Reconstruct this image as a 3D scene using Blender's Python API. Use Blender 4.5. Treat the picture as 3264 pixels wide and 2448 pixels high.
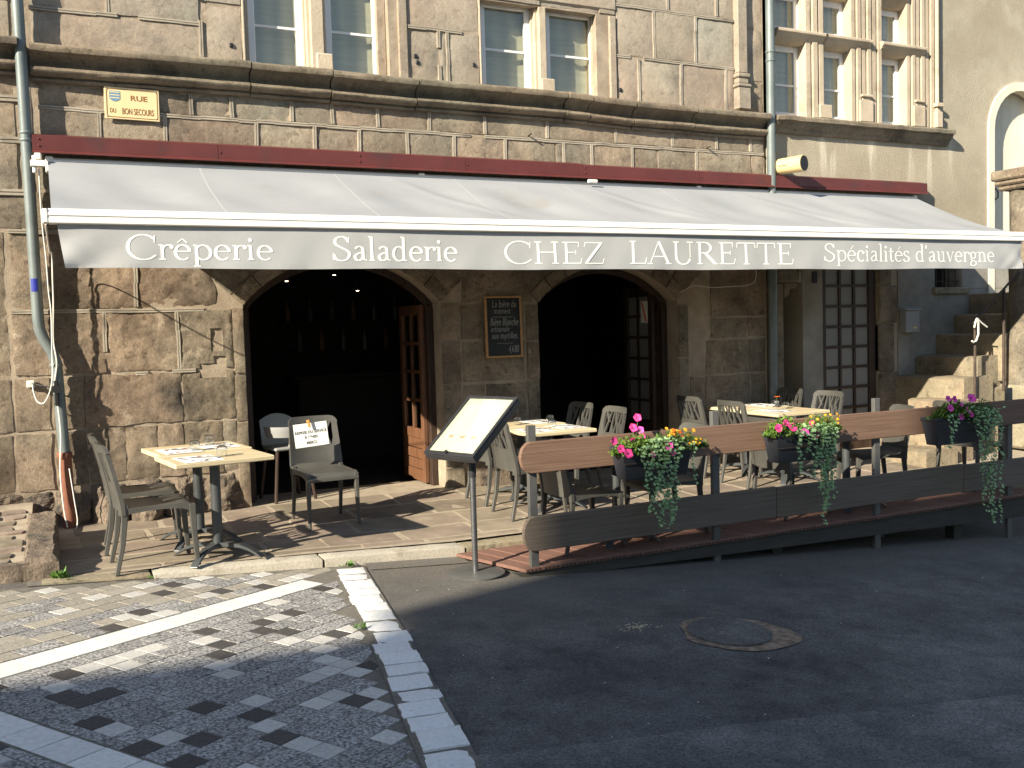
import bpy, bmesh, math, random
from mathutils import Vector, Matrix, noise
R = math.radians
for o in list(bpy.data.objects): bpy.data.objects.remove(o)
scene = bpy.context.scene
col = scene.collection
random.seed(7)

# ------------------------------------------------------------------ camera
YAW, PITCH, ROLL, CAMZ = R(25.4), R(3.35), R(-1.68), 1.685
fwd = Vector((math.sin(YAW)*math.cos(PITCH), math.cos(YAW)*math.cos(PITCH), -math.sin(PITCH)))
rgt = Vector((math.cos(YAW), -math.sin(YAW), 0)); upv = rgt.cross(fwd)
cr = rgt*math.cos(ROLL) + upv*math.sin(ROLL); cu = -rgt*math.sin(ROLL) + upv*math.cos(ROLL)
cam = bpy.data.cameras.new('camera'); camo = bpy.data.objects.new('camera', cam); col.objects.link(camo)
camo.matrix_world = Matrix(((cr.x, cu.x, -fwd.x, 0), (cr.y, cu.y, -fwd.y, 0), (cr.z, cu.z, -fwd.z, CAMZ), (0, 0, 0, 1)))
cam.sensor_fit = 'HORIZONTAL'; cam.sensor_width = 36.0; cam.lens = 36.0*3050/3264
cam.clip_start = 0.05; cam.clip_end = 500
scene.camera = camo

# ------------------------------------------------------------------ sky, sun, exposure
TX, TZ = 2.2, 1.25                                    # sun offset per metre of depth: along the wall, and up
sdir = Vector((-TX, -1.0, TZ)).normalized()            # towards the sun
world = bpy.data.worlds.new('World'); scene.world = world; world.use_nodes = True
wn = world.node_tree.nodes; wl = world.node_tree.links
bg = wn['Background']; sky = wn.new('ShaderNodeTexSky'); sky.sky_type = 'NISHITA'; sky.sun_disc = False
sky.sun_elevation = math.asin(sdir.z); sky.sun_rotation = math.atan2(sdir.x, sdir.y)
sky.air_density = 1.0; sky.dust_density = 0.6; sky.ozone_density = 1.2
wl.new(sky.outputs[0], bg.inputs['Color']); bg.inputs['Strength'].default_value = 0.088
sl = bpy.data.lights.new('sun', 'SUN'); sl.energy = 5.0; sl.angle = R(0.53); sl.color = (1.0, 0.915, 0.75)
so = bpy.data.objects.new('sun', sl); col.objects.link(so)
so.rotation_euler = (-sdir).to_track_quat('-Z', 'Y').to_euler(); so.location = (-10, -6, 12)
vs = scene.view_settings
vs.view_transform = 'Standard'; vs.look = 'None'; vs.gamma = 1.0; vs.exposure = 1.2
try: vs.use_curve_mapping = False
except Exception: pass

# ------------------------------------------------------------------ helpers
def link(o, parent=None):
    col.objects.link(o)
    if parent is not None: o.parent = parent
    return o
def tag(o, label=None, cat=None, group=None, kind=None):
    if label: o['label'] = label
    if cat: o['category'] = cat
    if group: o['group'] = group
    if kind: o['kind'] = kind
    return o
def thing(name, label, cat, loc=(0, 0, 0), rz=0.0, group=None):
    o = bpy.data.objects.new(name, None); o.empty_display_size = 0.1
    link(o); o.location = loc; o.rotation_euler = (0, 0, rz)
    return tag(o, label, cat, group)
def copy_tree(o, parent=None):
    c = o.copy(); link(c, parent)
    for ch in list(o.children): copy_tree(ch, c)
    return c
class MB:
    def __init__(s): s.v = []; s.f = []
    def add(s, vs_, fs_):
        n = len(s.v); s.v += [tuple(p) for p in vs_]; s.f += [tuple(n+i for i in f) for f in fs_]; return s
    def box(s, x0, x1, y0, y1, z0, z1, M=None):
        p = [(x, y, z) for x in (x0, x1) for y in (y0, y1) for z in (z0, z1)]
        if M is not None: p = [tuple(M @ Vector(q)) for q in p]
        return s.add(p, [(0,1,3,2), (4,6,7,5), (0,4,5,1), (2,3,7,6), (0,2,6,4), (1,5,7,3)])
    def prism(s, poly, y0, y1, ax='y'):
        n = len(poly)
        def P(a, b, c): return (a, c, b) if ax == 'y' else ((c, a, b) if ax == 'x' else (a, b, c))
        p = [P(a, b, y0) for a, b in poly] + [P(a, b, y1) for a, b in poly]
        return s.add(p, [tuple(range(n)), tuple(range(2*n-1, n-1, -1))] + [(i, i+n, (i+1) % n+n, (i+1) % n) for i in range(n)])
    def tube(s, path, r, n=8, caps=True):
        path = [Vector(p) for p in path]; m = len(path)
        rr = r if isinstance(r, (list, tuple)) else [r]*m
        t0 = (path[1]-path[0]).normalized(); a = Vector((0, 0, 1)) if abs(t0.z) < .9 else Vector((1, 0, 0))
        nrm = t0.cross(a).normalized(); vs_ = []
        for i in range(m):
            t = (path[min(i+1, m-1)]-path[max(i-1, 0)]).normalized()
            nrm = (nrm - t*nrm.dot(t)).normalized(); b = t.cross(nrm)
            for k in range(n):
                an = 2*math.pi*k/n; vs_.append(path[i]+(nrm*math.cos(an)+b*math.sin(an))*rr[i])
        fs_ = [(i*n+k, i*n+(k+1) % n, (i+1)*n+(k+1) % n, (i+1)*n+k) for i in range(m-1) for k in range(n)]
        if caps: fs_ += [tuple(range(n-1, -1, -1)), tuple((m-1)*n+k for k in range(n))]
        return s.add(vs_, fs_)
    def lathe(s, prof, n=16, c=(0, 0, 0)):
        vs_ = []; m = len(prof)
        for r, z in prof:
            for k in range(n):
                an = 2*math.pi*k/n; vs_.append((c[0]+r*math.cos(an), c[1]+r*math.sin(an), c[2]+z))
        fs_ = [(i*n+k, i*n+(k+1) % n, (i+1)*n+(k+1) % n, (i+1)*n+k) for i in range(m-1) for k in range(n)]
        if prof[0][0] > 1e-4: fs_.append(tuple(range(n-1, -1, -1)))
        if prof[-1][0] > 1e-4: fs_.append(tuple((m-1)*n+k for k in range(n)))
        return s.add(vs_, fs_)
    def grid(s, fn, nu, nv, thick=None):
        """fn(u,v)->point, u,v in 0..1; with thick(point offset vector) it becomes a closed slab"""
        g = [[Vector(fn(i/nu, j/nv)) for j in range(nv+1)] for i in range(nu+1)]
        idx = lambda i, j: i*(nv+1)+j
        fs_ = [(idx(i, j), idx(i+1, j), idx(i+1, j+1), idx(i, j+1)) for i in range(nu) for j in range(nv)]
        vs_ = [p for row in g for p in row]
        if thick is not None:
            t = Vector(thick); N = len(vs_); vs_ = vs_+[p+t for p in vs_]
            fs_ = fs_+[tuple(N+k for k in reversed(f)) for f in fs_]
            ring = [idx(i, 0) for i in range(nu)]+[idx(nu, j) for j in range(nv)]+[idx(i, nv) for i in range(nu, 0, -1)]+[idx(0, j) for j in range(nv, 0, -1)]
            for a, b in zip(ring, ring[1:]+ring[:1]): fs_.append((b, a, N+a, N+b))
        return s.add(vs_, fs_)
    def build(s, name, mat, parent=None, smooth=False, bevel=0, loc=None, seg=1):
        me = bpy.data.meshes.new(name); me.from_pydata(s.v, [], s.f); me.update()
        bm = bmesh.new(); bm.from_mesh(me)
        if bevel:
            es = [e for e in bm.edges if len(e.link_faces) == 2 and e.calc_face_angle(0) > 0.5]
            bmesh.ops.bevel(bm, geom=es, offset=bevel, segments=seg, affect='EDGES', profile=0.6, clamp_overlap=True)
        bmesh.ops.recalc_face_normals(bm, faces=bm.faces)
        bm.to_mesh(me); bm.free()
        if mat: me.materials.append(mat)
        if smooth:
            for p in me.polygons: p.use_smooth = True
            try: me.set_sharp_from_angle(angle=R(38))
            except Exception: pass
        o = bpy.data.objects.new(name, me)
        if loc: o.location = loc
        return link(o, parent)
def bx(name, mat, x0, x1, y0, y1, z0, z1, parent=None, bevel=0, M=None):
    return MB().box(x0, x1, y0, y1, z0, z1, M).build(name, mat, parent, bevel=bevel)

# ------------------------------------------------------------------ materials
def lerp3(a, b, t): return tuple(x+(y-x)*t for x, y in zip(a, b))
def mat(name, c1, c2=None, rough=.8, scale=6, detail=6, stretch=(1, 1, 1), bump=0, bscale=40, bdist=.01, rnd=0.0, c3=None, s3=20,
        metal=0, spec=.5, trans=0, ior=1.45, coords='pos', lo=.35, hi=.65, coat=0, s3lo=.55, s3hi=.7, emit=None, hue=0):
    m = bpy.data.materials.new(name); m.use_nodes = True
    nt = m.node_tree; N = nt.nodes; L = nt.links; b = N['Principled BSDF']
    b.inputs['Roughness'].default_value = rough; b.inputs['Metallic'].default_value = metal
    b.inputs['Specular IOR Level'].default_value = spec; b.inputs['IOR'].default_value = ior
    b.inputs['Transmission Weight'].default_value = trans; b.inputs['Coat Weight'].default_value = coat
    if emit: b.inputs['Emission Color'].default_value = (*c1, 1); b.inputs['Emission Strength'].default_value = emit
    if coords == 'pos': src = N.new('ShaderNodeNewGeometry').outputs['Position']
    else: src = N.new('ShaderNodeTexCoord').outputs['Object']
    mp = N.new('ShaderNodeMapping'); mp.inputs['Scale'].default_value = stretch; L.new(src, mp.inputs[0])
    cout = None
    if c2 is not None:
        n1 = N.new('ShaderNodeTexNoise'); n1.inputs['Scale'].default_value = scale; n1.inputs['Detail'].default_value = detail
        n1.inputs['Roughness'].default_value = .65; L.new(mp.outputs[0], n1.inputs[0])
        rp = N.new('ShaderNodeValToRGB'); rp.color_ramp.elements[0].color = (*c1, 1); rp.color_ramp.elements[1].color = (*c2, 1)
        rp.color_ramp.elements[0].position = lo; rp.color_ramp.elements[1].position = hi
        L.new(n1.outputs[0], rp.inputs[0]); cout = rp.outputs[0]
    if c3 is not None:
        n3 = N.new('ShaderNodeTexNoise'); n3.inputs['Scale'].default_value = s3; n3.inputs['Detail'].default_value = 5; n3.inputs['Roughness'].default_value = .6; L.new(mp.outputs[0], n3.inputs[0])
        mr = N.new('ShaderNodeMapRange'); mr.inputs[1].default_value = s3lo; mr.inputs[2].default_value = s3hi; L.new(n3.outputs[0], mr.inputs[0])
        mx = N.new('ShaderNodeMix'); mx.data_type = 'RGBA'; L.new(mr.outputs[0], mx.inputs[0])
        if cout: L.new(cout, mx.inputs[6])
        else: mx.inputs[6].default_value = (*c1, 1)
        mx.inputs[7].default_value = (*c3, 1); cout = mx.outputs[2]
    if rnd:
        oi = N.new('ShaderNodeObjectInfo'); hs = N.new('ShaderNodeHueSaturation')
        mr = N.new('ShaderNodeMapRange'); mr.inputs[3].default_value = 1-rnd; mr.inputs[4].default_value = 1+rnd
        L.new(oi.outputs['Random'], mr.inputs[0]); L.new(mr.outputs[0], hs.inputs['Value'])
        if hue:
            m2 = N.new('ShaderNodeMath'); m2.operation = 'MULTIPLY'; m2.inputs[1].default_value = 7.13; L.new(oi.outputs['Random'], m2.inputs[0])
            fr = N.new('ShaderNodeMath'); fr.operation = 'FRACT'; L.new(m2.outputs[0], fr.inputs[0])
            m3 = N.new('ShaderNodeMapRange'); m3.inputs[3].default_value = .5-hue; m3.inputs[4].default_value = .5+hue
            L.new(fr.outputs[0], m3.inputs[0]); L.new(m3.outputs[0], hs.inputs['Hue'])
        if cout: L.new(cout, hs.inputs['Color'])
        else: hs.inputs['Color'].default_value = (*c1, 1)
        cout = hs.outputs[0]
    if cout: L.new(cout, b.inputs['Base Color'])
    else: b.inputs['Base Color'].default_value = (*c1, 1)
    if bump:
        n2 = N.new('ShaderNodeTexNoise'); n2.inputs['Scale'].default_value = bscale; n2.inputs['Detail'].default_value = 6; n2.inputs['Roughness'].default_value = .7
        L.new(mp.outputs[0], n2.inputs[0]); bp = N.new('ShaderNodeBump'); bp.inputs['Strength'].default_value = bump; bp.inputs['Distance'].default_value = bdist
        L.new(n2.outputs[0], bp.inputs['Height']); L.new(bp.outputs[0], b.inputs['Normal'])
    return m
def plain(name, c, rough=.6, **k): return mat(name, c, None, rough, **k)

def stone_mat(name, d, l, stain, rnd, pit=1.0, lime=None):
    """volcanic stone: per-block tint towards pink, grey or tan, mottling, dark stains, fine pitting"""
    m = bpy.data.materials.new(name); m.use_nodes = True; N = m.node_tree.nodes; L = m.node_tree.links; b = N['Principled BSDF']
    b.inputs['Roughness'].default_value = .93; b.inputs['Specular IOR Level'].default_value = .25
    pos = N.new('ShaderNodeNewGeometry').outputs['Position']; oi = N.new('ShaderNodeObjectInfo')
    def noi(scale, det, rough=.6, off=None):
        n = N.new('ShaderNodeTexNoise'); n.inputs['Scale'].default_value = scale; n.inputs['Detail'].default_value = det; n.inputs['Roughness'].default_value = rough; L.new(pos, n.inputs[0]); return n.outputs[0]
    def ramp(x, c0, c1, p0, p1):
        r = N.new('ShaderNodeValToRGB'); e = r.color_ramp.elements; e[0].color = (*c0, 1); e[1].color = (*c1, 1); e[0].position = p0; e[1].position = p1; L.new(x, r.inputs[0]); return r.outputs[0]
    def mix(f, x, y, mode='MIX'):
        q = N.new('ShaderNodeMix'); q.data_type = 'RGBA'; q.blend_type = mode
        if isinstance(f, float): q.inputs[0].default_value = f
        else: L.new(f, q.inputs[0])
        L.new(x, q.inputs[6]); L.new(y, q.inputs[7]); return q.outputs[2]
    base = ramp(noi(3.1, 9, .7), d, l, .34, .66)
    tint = ramp(oi.outputs['Random'], (1.05, .97, .94), (.95, 1.0, 1.01), 0, 1); tr = [n for n in N if n.type == 'VALTORGB'][-1].color_ramp
    e = tr.elements.new(.35); e.color = (1.01, 1.0, .95, 1); e = tr.elements.new(.7); e.color = (1.06, 1.0, .96, 1)
    tint2 = ramp(noi(.9, 3), (1.04, .98, .96), (.97, 1.0, 1.0), .4, .6)
    colr = mix(1.0, mix(.85, base, tint, 'MULTIPLY'), tint2, 'MULTIPLY')
    st = N.new('ShaderNodeMapRange'); st.inputs[1].default_value = .53; st.inputs[2].default_value = .72; L.new(noi(1.7, 8, .68), st.inputs[0])
    sc = N.new('ShaderNodeRGB'); sc.outputs[0].default_value = (*stain, 1); colr = mix(st.outputs[0], colr, sc.outputs[0])
    if lime:
        lm = N.new('ShaderNodeMapRange'); lm.inputs[1].default_value = .58; lm.inputs[2].default_value = .70; lm.inputs[4].default_value = .75; L.new(noi(4.3, 9, .75), lm.inputs[0])
        lc = N.new('ShaderNodeRGB'); lc.outputs[0].default_value = (*lime, 1); colr = mix(lm.outputs[0], colr, lc.outputs[0])
    sp = ramp(noi(38, 4, .7), (.78, .78, .78), (1.16, 1.15, 1.13), .36, .62); colr = mix(.8*pit, colr, sp, 'MULTIPLY')
    pt = ramp(noi(16, 3, .5), (.62, .6, .58), (1, 1, 1), .30, .40); colr = mix(1.0*pit, colr, pt, 'MULTIPLY')
    hs = N.new('ShaderNodeHueSaturation'); mr = N.new('ShaderNodeMapRange'); mr.inputs[3].default_value = 1-rnd; mr.inputs[4].default_value = 1+rnd
    m2 = N.new('ShaderNodeMath'); m2.operation = 'MULTIPLY'; m2.inputs[1].default_value = 9.7; L.new(oi.outputs['Random'], m2.inputs[0]); fr = N.new('ShaderNodeMath'); fr.operation = 'FRACT'; L.new(m2.outputs[0], fr.inputs[0])
    L.new(fr.outputs[0], mr.inputs[0]); L.new(mr.outputs[0], hs.inputs['Value']); L.new(colr, hs.inputs['Color']); L.new(hs.outputs[0], b.inputs['Base Color'])
    h1, h2 = noi(95, 5, .75), noi(16, 3, .5)
    ad = N.new('ShaderNodeMath'); ad.operation = 'MULTIPLY_ADD'; ad.inputs[1].default_value = .8; L.new(h1, ad.inputs[0]); L.new(h2, ad.inputs[2])
    bp = N.new('ShaderNodeBump'); bp.inputs['Strength'].default_value = .75*pit; bp.inputs['Distance'].default_value = .013; L.new(ad.outputs[0], bp.inputs['Height']); L.new(bp.outputs[0], b.inputs['Normal'])
    return m
def asphalt_mat(name='asphalt', k=1.0):
    """tarmac: light aggregate in dark binder, worn paler drifts, darker oily patches, paler sandy tone towards the kerb"""
    m = bpy.data.materials.new(name); m.use_nodes = True; N = m.node_tree.nodes; L = m.node_tree.links; b = N['Principled BSDF']
    b.inputs['Roughness'].default_value = .93; b.inputs['Specular IOR Level'].default_value = .3
    g = N.new('ShaderNodeNewGeometry'); pos = g.outputs['Position']
    def noi(scale, det, rough=.6):
        n = N.new('ShaderNodeTexNoise'); n.inputs['Scale'].default_value = scale; n.inputs['Detail'].default_value = det; n.inputs['Roughness'].default_value = rough; L.new(pos, n.inputs[0]); return n.outputs[0]
    def ramp(x, c0, c1, p0, p1):
        r = N.new('ShaderNodeValToRGB'); e = r.color_ramp.elements; e[0].color = (*c0, 1); e[1].color = (*c1, 1); e[0].position = p0; e[1].position = p1; L.new(x, r.inputs[0]); return r.outputs[0]
    def mix(f, x, y, mode='MIX'):
        q = N.new('ShaderNodeMix'); q.data_type = 'RGBA'; q.blend_type = mode
        if isinstance(f, float): q.inputs[0].default_value = f
        else: L.new(f, q.inputs[0])
        L.new(x, q.inputs[6]); L.new(y, q.inputs[7]); return q.outputs[2]
    cl = ramp(noi(75, 4, .8), (.030*k, .030*k, .031*k), (.105*k, .103*k, .10*k), .36, .66)
    cl = mix(1.0, cl, ramp(noi(1.3, 8, .7), (.52, .52, .54), (1.5, 1.47, 1.40), .33, .68), 'MULTIPLY')
    cl = mix(1.0, cl, ramp(noi(.45, 5, .6), (.78, .78, .8), (1.22, 1.21, 1.18), .35, .65), 'MULTIPLY')
    cl = mix(1.0, cl, ramp(noi(6, 6, .75), (.72, .72, .73), (1.15, 1.15, 1.15), .30, .55), 'MULTIPLY')
    sx = N.new('ShaderNodeSeparateXYZ'); L.new(pos, sx.inputs[0])
    mr = N.new('ShaderNodeMapRange'); mr.inputs[1].default_value = 4.5; mr.inputs[2].default_value = 6.3; L.new(sx.outputs[1], mr.inputs[0])
    n2 = N.new('ShaderNodeMapRange'); n2.inputs[1].default_value = .3; n2.inputs[2].default_value = .65; n2.inputs[3].default_value = .45; L.new(noi(2.2, 7), n2.inputs[0])
    mm = N.new('ShaderNodeMath'); mm.operation = 'MULTIPLY'; L.new(mr.outputs[0], mm.inputs[0]); L.new(n2.outputs[0], mm.inputs[1])
    kerb_tone = ramp(noi(85, 4, .8), (.075, .068, .058), (.235, .208, .172), .33, .66)
    L.new(mix(mm.outputs[0], cl, kerb_tone), b.inputs['Base Color'])
    bp = N.new('ShaderNodeBump'); bp.inputs['Strength'].default_value = .8; bp.inputs['Distance'].default_value = .01; L.new(noi(110, 5, .75), bp.inputs['Height']); L.new(bp.outputs[0], b.inputs['Normal'])
    return m
M = {}
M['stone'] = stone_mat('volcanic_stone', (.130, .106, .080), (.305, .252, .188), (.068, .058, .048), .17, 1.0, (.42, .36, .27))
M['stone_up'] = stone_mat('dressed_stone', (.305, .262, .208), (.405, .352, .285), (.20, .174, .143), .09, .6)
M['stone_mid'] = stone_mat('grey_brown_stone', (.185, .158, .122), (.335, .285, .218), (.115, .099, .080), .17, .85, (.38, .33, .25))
M['rubble'] = mat('rough_rubble_stone', (.15, .115, .088), (.33, .255, .185), .95, 4, 8, bump=1.0, bscale=18, bdist=.06, rnd=.2, c3=(.07, .06, .052), s3=4, s3lo=.52, s3hi=.66)
M['mortar'] = mat('lime_mortar', (.26, .205, .15), (.40, .325, .24), .95, 5, 6, bump=.6, bscale=50, bdist=.01)
M['ribbon'] = mat('ribbon_pointing', (.31, .266, .205), (.44, .385, .305), .92, 4, 6, bump=.4, bscale=60, bdist=.006, c3=(.21, .178, .14), s3=3)
M['cornice'] = stone_mat('cornice_stone', (.150, .129, .098), (.275, .236, .178), (.075, .066, .054), .06, .9)
M['winstone'] = mat('window_stone', (.42, .345, .25), (.53, .44, .325), .92, 3, 7, bump=.5, bscale=40, bdist=.012, rnd=.06, c3=(.30, .235, .17), s3=3.4, s3lo=.57, s3hi=.75)
M['render'] = mat('roughcast_render', (.345, .295, .215), (.44, .385, .29), .96, 1.1, 8, bump=.8, bscale=75, bdist=.02, c3=(.52, .465, .36), s3=1.6, s3lo=.54, s3hi=.74)
_m = M['render']; _N = _m.node_tree.nodes; _L = _m.node_tree.links; _b = _N['Principled BSDF']; _src = _b.inputs['Base Color'].links[0].from_socket
_g = _N.new('ShaderNodeNewGeometry'); _mp = _N.new('ShaderNodeMapping'); _mp.inputs['Scale'].default_value = (3.0, 1, .35); _L.new(_g.outputs['Position'], _mp.inputs[0])
_n = _N.new('ShaderNodeTexNoise'); _n.inputs['Scale'].default_value = 1.7; _n.inputs['Detail'].default_value = 4; _L.new(_mp.outputs[0], _n.inputs[0])
_r = _N.new('ShaderNodeMapRange'); _r.inputs[1].default_value = .56; _r.inputs[2].default_value = .64; _L.new(_n.outputs[0], _r.inputs[0])   # lime run-off streaks below the sill
_s = _N.new('ShaderNodeSeparateXYZ'); _L.new(_g.outputs['Position'], _s.inputs[0]); _z = _N.new('ShaderNodeMapRange'); _z.inputs[1].default_value = 3.2; _z.inputs[2].default_value = 3.85; _L.new(_s.outputs[2], _z.inputs[0])
_z2 = _N.new('ShaderNodeMapRange'); _z2.inputs[1].default_value = 4.05; _z2.inputs[2].default_value = 3.95; _L.new(_s.outputs[2], _z2.inputs[0])
_x = _N.new('ShaderNodeMapRange'); _x.inputs[1].default_value = 10.9; _x.inputs[2].default_value = 10.5; _L.new(_s.outputs[0], _x.inputs[0])
_p = _r.outputs[0]
for _q in (_z, _z2, _x):
    _k = _N.new('ShaderNodeMath'); _k.operation = 'MULTIPLY'; _L.new(_p, _k.inputs[0]); _L.new(_q.outputs[0], _k.inputs[1]); _p = _k.outputs[0]
_mx = _N.new('ShaderNodeMix'); _mx.data_type = 'RGBA'; _L.new(_p, _mx.inputs[0]); _L.new(_src, _mx.inputs[6]); _mx.inputs[7].default_value = (.62, .56, .44, 1); _L.new(_mx.outputs[2], _b.inputs['Base Color'])
M['plaster'] = mat('grey_beige_plaster', (.20, .187, .16), (.33, .31, .265), .93, 2.6, 8, bump=.4, bscale=25, bdist=.01)
M['cream'] = mat('cream_limewash', (.66, .61, .48), (.76, .71, .58), .85, 3, 6, bump=.25, bscale=30, bdist=.006)
M['zinc'] = mat('grey_green_zinc', (.135, .16, .158), (.185, .21, .205), .5, 4, 5, metal=.2, bump=.15, bscale=20, bdist=.004)
M['castiron'] = mat('rust_brown_cast_iron', (.16, .058, .032), (.24, .095, .055), .75, 9, 6, bump=.5, bscale=50, bdist=.006)
M['red'] = mat('ox_red_sheet_metal', (.098, .024, .021), (.125, .031, .027), .45, 2.5, 4, bump=.08, bscale=6, bdist=.01, c3=(.08, .03, .028), s3=3)
M['reddark'] = plain('red_rivet', (.13, .025, .024), .45)
M['alu'] = mat('white_lacquered_aluminium', (.80, .77, .70), (.86, .83, .77), .35, 2, 3)
M['letter'] = plain('painted_white_letter', (.86, .84, .78), .8)
M['asphalt'] = asphalt_mat('asphalt', 1.5)
M['asphalt2'] = asphalt_mat('older_asphalt', 2.1)
M['paver_mid'] = mat('speckled_granite_paver', (.085, .08, .077), (.44, .42, .395), .88, 70, 3, bump=.25, bscale=90, bdist=.004, rnd=.16, lo=.38, hi=.62)
M['paver_light'] = mat('pale_granite_paver', (.43, .405, .365), (.58, .55, .50), .88, 60, 4, bump=.2, bscale=90, bdist=.004, rnd=.10, c3=(.28, .26, .24), s3=70, s3lo=.62, s3hi=.7)
M['paver_dark'] = mat('dark_basalt_paver', (.052, .046, .042), (.085, .075, .068), .85, 60, 4, bump=.3, bscale=90, bdist=.005, rnd=.15)
M['paver_beige'] = mat('beige_worn_paver', (.22, .195, .155), (.40, .36, .295), .9, 70, 4, bump=.3, bscale=90, bdist=.005, rnd=.12)
M['whitestone'] = mat('white_granite_slab', (.62, .60, .55), (.75, .73, .68), .85, 40, 4, bump=.2, bscale=80, bdist=.004, rnd=.05, c3=(.52, .50, .47), s3=60, s3lo=.64, s3hi=.74)
M['sett'] = mat('white_granite_sett', (.72, .70, .66), (.84, .82, .78), .88, 50, 5, bump=.6, bscale=60, bdist=.01, rnd=.05, c3=(.48, .47, .45), s3=75, s3lo=.62, s3hi=.72)
M['joint'] = mat('sandy_joint', (.13, .115, .095), (.20, .18, .145), .95, 30, 5, bump=.5, bscale=80, bdist=.01)
M['flag'] = mat('brown_flagstone', (.185, .145, .105), (.285, .228, .168), .88, 3, 7, bump=.4, bscale=40, bdist=.01, rnd=.16, hue=.012, c3=(.34, .285, .215), s3=6, s3lo=.6, s3hi=.8)
M['cobble'] = mat('ramp_cobble', (.16, .125, .095), (.28, .225, .17), .9, 6, 7, bump=.6, bscale=30, bdist=.01, rnd=.25, hue=.015)
M['flagmortar'] = mat('flagstone_mortar', (.30, .245, .178), (.40, .335, .25), .92, 8, 6, bump=.4, bscale=40, bdist=.01)
M['kerb'] = mat('granite_kerb', (.38, .335, .265), (.52, .47, .385), .88, 50, 5, bump=.5, bscale=60, bdist=.01, rnd=.05, c3=(.30, .25, .18), s3=5)
M['deck'] = mat('composite_deck_plank', (.165, .085, .062), (.215, .114, .084), .8, 5, 5, stretch=(30, 1.5, 1), bump=.5, bscale=4, bdist=.004, rnd=.08)
M['deckdark'] = mat('deck_skirt_board', (.042, .038, .030), (.062, .055, .044), .8, 5, 5, stretch=(1, 1, 8), bump=.2, bscale=8)
M['cellend'] = plain('hollow_plank_end', (.05, .028, .02), .9)
M['gunmetal'] = mat('grey_painted_steel', (.098, .097, .090), (.128, .126, .118), .5, 6, 4, metal=.2)
M['tableleg'] = mat('anthracite_aluminium', (.06, .066, .068), (.085, .09, .092), .42, 6, 3, metal=.35)
M['chair'] = mat('taupe_moulded_plastic', (.066, .063, .055), (.084, .080, .070), .42, 5, 3, bump=.05, bscale=200, bdist=.002)
M['chairb'] = mat('charcoal_moulded_plastic', (.045, .050, .054), (.058, .062, .065), .42, 5, 3)
M['glass'] = plain('clear_glass', (.95, .97, .97), .02, trans=1.0, ior=1.45)
M['paperw'] = plain('white_paper', (.80, .79, .74), .85)
M['ink'] = plain('black_ink', (.025, .024, .023), .8)
M['steel'] = plain('stainless_steel', (.55, .54, .52), .25, metal=1.0)
M['polesteel'] = mat('brushed_dark_steel', (.22, .22, .22), (.30, .30, .30), .35, 3, 4, stretch=(1, 1, 20), metal=.9)
M['menublack'] = mat('black_lacquered_metal', (.022, .022, .025), (.03, .03, .034), .35, 8, 3)
M['whitepaint'] = plain('white_window_paint', (.80, .79, .76), .45)
M['curtain'] = mat('pale_blind', (.66, .62, .50), (.76, .72, .60), .9, 2, 4, stretch=(1, 1, 14))
M['doorwood'] = mat('varnished_oak', (.115, .052, .026), (.175, .083, .043), .5, 4, 6, stretch=(6, 6, 1), bump=.2, bscale=10, bdist=.003)
M['darkwood'] = mat('dark_brown_wood', (.030, .017, .011), (.052, .029, .019), .55, 4, 6, stretch=(6, 6, 1), bump=.2, bscale=10, bdist=.003)
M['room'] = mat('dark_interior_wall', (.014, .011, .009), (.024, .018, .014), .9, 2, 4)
M['slate'] = mat('chalk_slate', (.012, .013, .015), (.022, .024, .026), .7, 6, 5)
M['chalk'] = plain('chalk_writing', (.36, .36, .35), .9)
M['pine'] = mat('golden_pine_frame', (.36, .19, .065), (.44, .245, .095), .5, 5, 5, stretch=(8, 1, 8))
M['signcream'] = plain('cream_enamel', (.74, .60, .33), .4)
M['signbrown'] = plain('brown_enamel', (.28, .12, .04), .45)
M['signblue'] = plain('blue_enamel', (.15, .27, .38), .45)
M['spkcream'] = plain('cream_plastic', (.72, .56, .28), .4)
M['black'] = plain('black_rubber', (.012, .012, .013), .6)
M['grille'] = mat('black_speaker_grille', (.010, .010, .011), (.03, .03, .03), .6, 300, 2)
M['whitecable'] = plain('white_pvc_cable', (.72, .69, .62), .4)
M['bluesticker'] = plain('blue_sticker', (.02, .03, .28), .5)
M['yellow'] = plain('yellow_print', (.80, .62, .12), .6)
M['iron'] = mat('rusty_black_iron', (.035, .026, .02), (.075, .05, .035), .6, 12, 5, bump=.3, bscale=60, bdist=.003)
M['stair'] = stone_mat('worn_stair_stone', (.215, .180, .128), (.335, .285, .205), (.14, .118, .088), .08, .9)
M['mailbox'] = plain('pale_grey_mailbox', (.30, .31, .31), .4)
M['planter'] = mat('anthracite_planter', (.024, .026, .032), (.034, .036, .043), .45, 5, 3)
M['soil'] = mat('potting_soil', (.03, .02, .013), (.06, .04, .028), .95, 30, 4, bump=.6)
M['leaf'] = mat('green_leaf', (.065, .130, .020), (.145, .225, .040), .5, 25, 3, spec=.3)
M['leafdark'] = mat('dark_green_leaf', (.045, .095, .022), (.10, .165, .035), .5, 25, 3, spec=.3)
M['silver'] = mat('silver_green_leaf', (.15, .29, .10), (.40, .54, .28), .6, 90, 3, spec=.3)
M['stem'] = plain('green_stem', (.09, .15, .05), .7)
M['pink'] = mat('hot_pink_petal', (.85, .035, .22), (.90, .10, .34), .55, 40, 2, spec=.3)
M['magenta'] = mat('magenta_petal', (.80, .05, .36), (.88, .12, .48), .55, 40, 2, spec=.3)
M['orange'] = plain('orange_petal', (.80, .16, .012), .6)
M['gold'] = plain('golden_petal', (.80, .42, .02), .6)
M['throat'] = plain('dark_flower_throat', (.30, .01, .10), .7)
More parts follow.
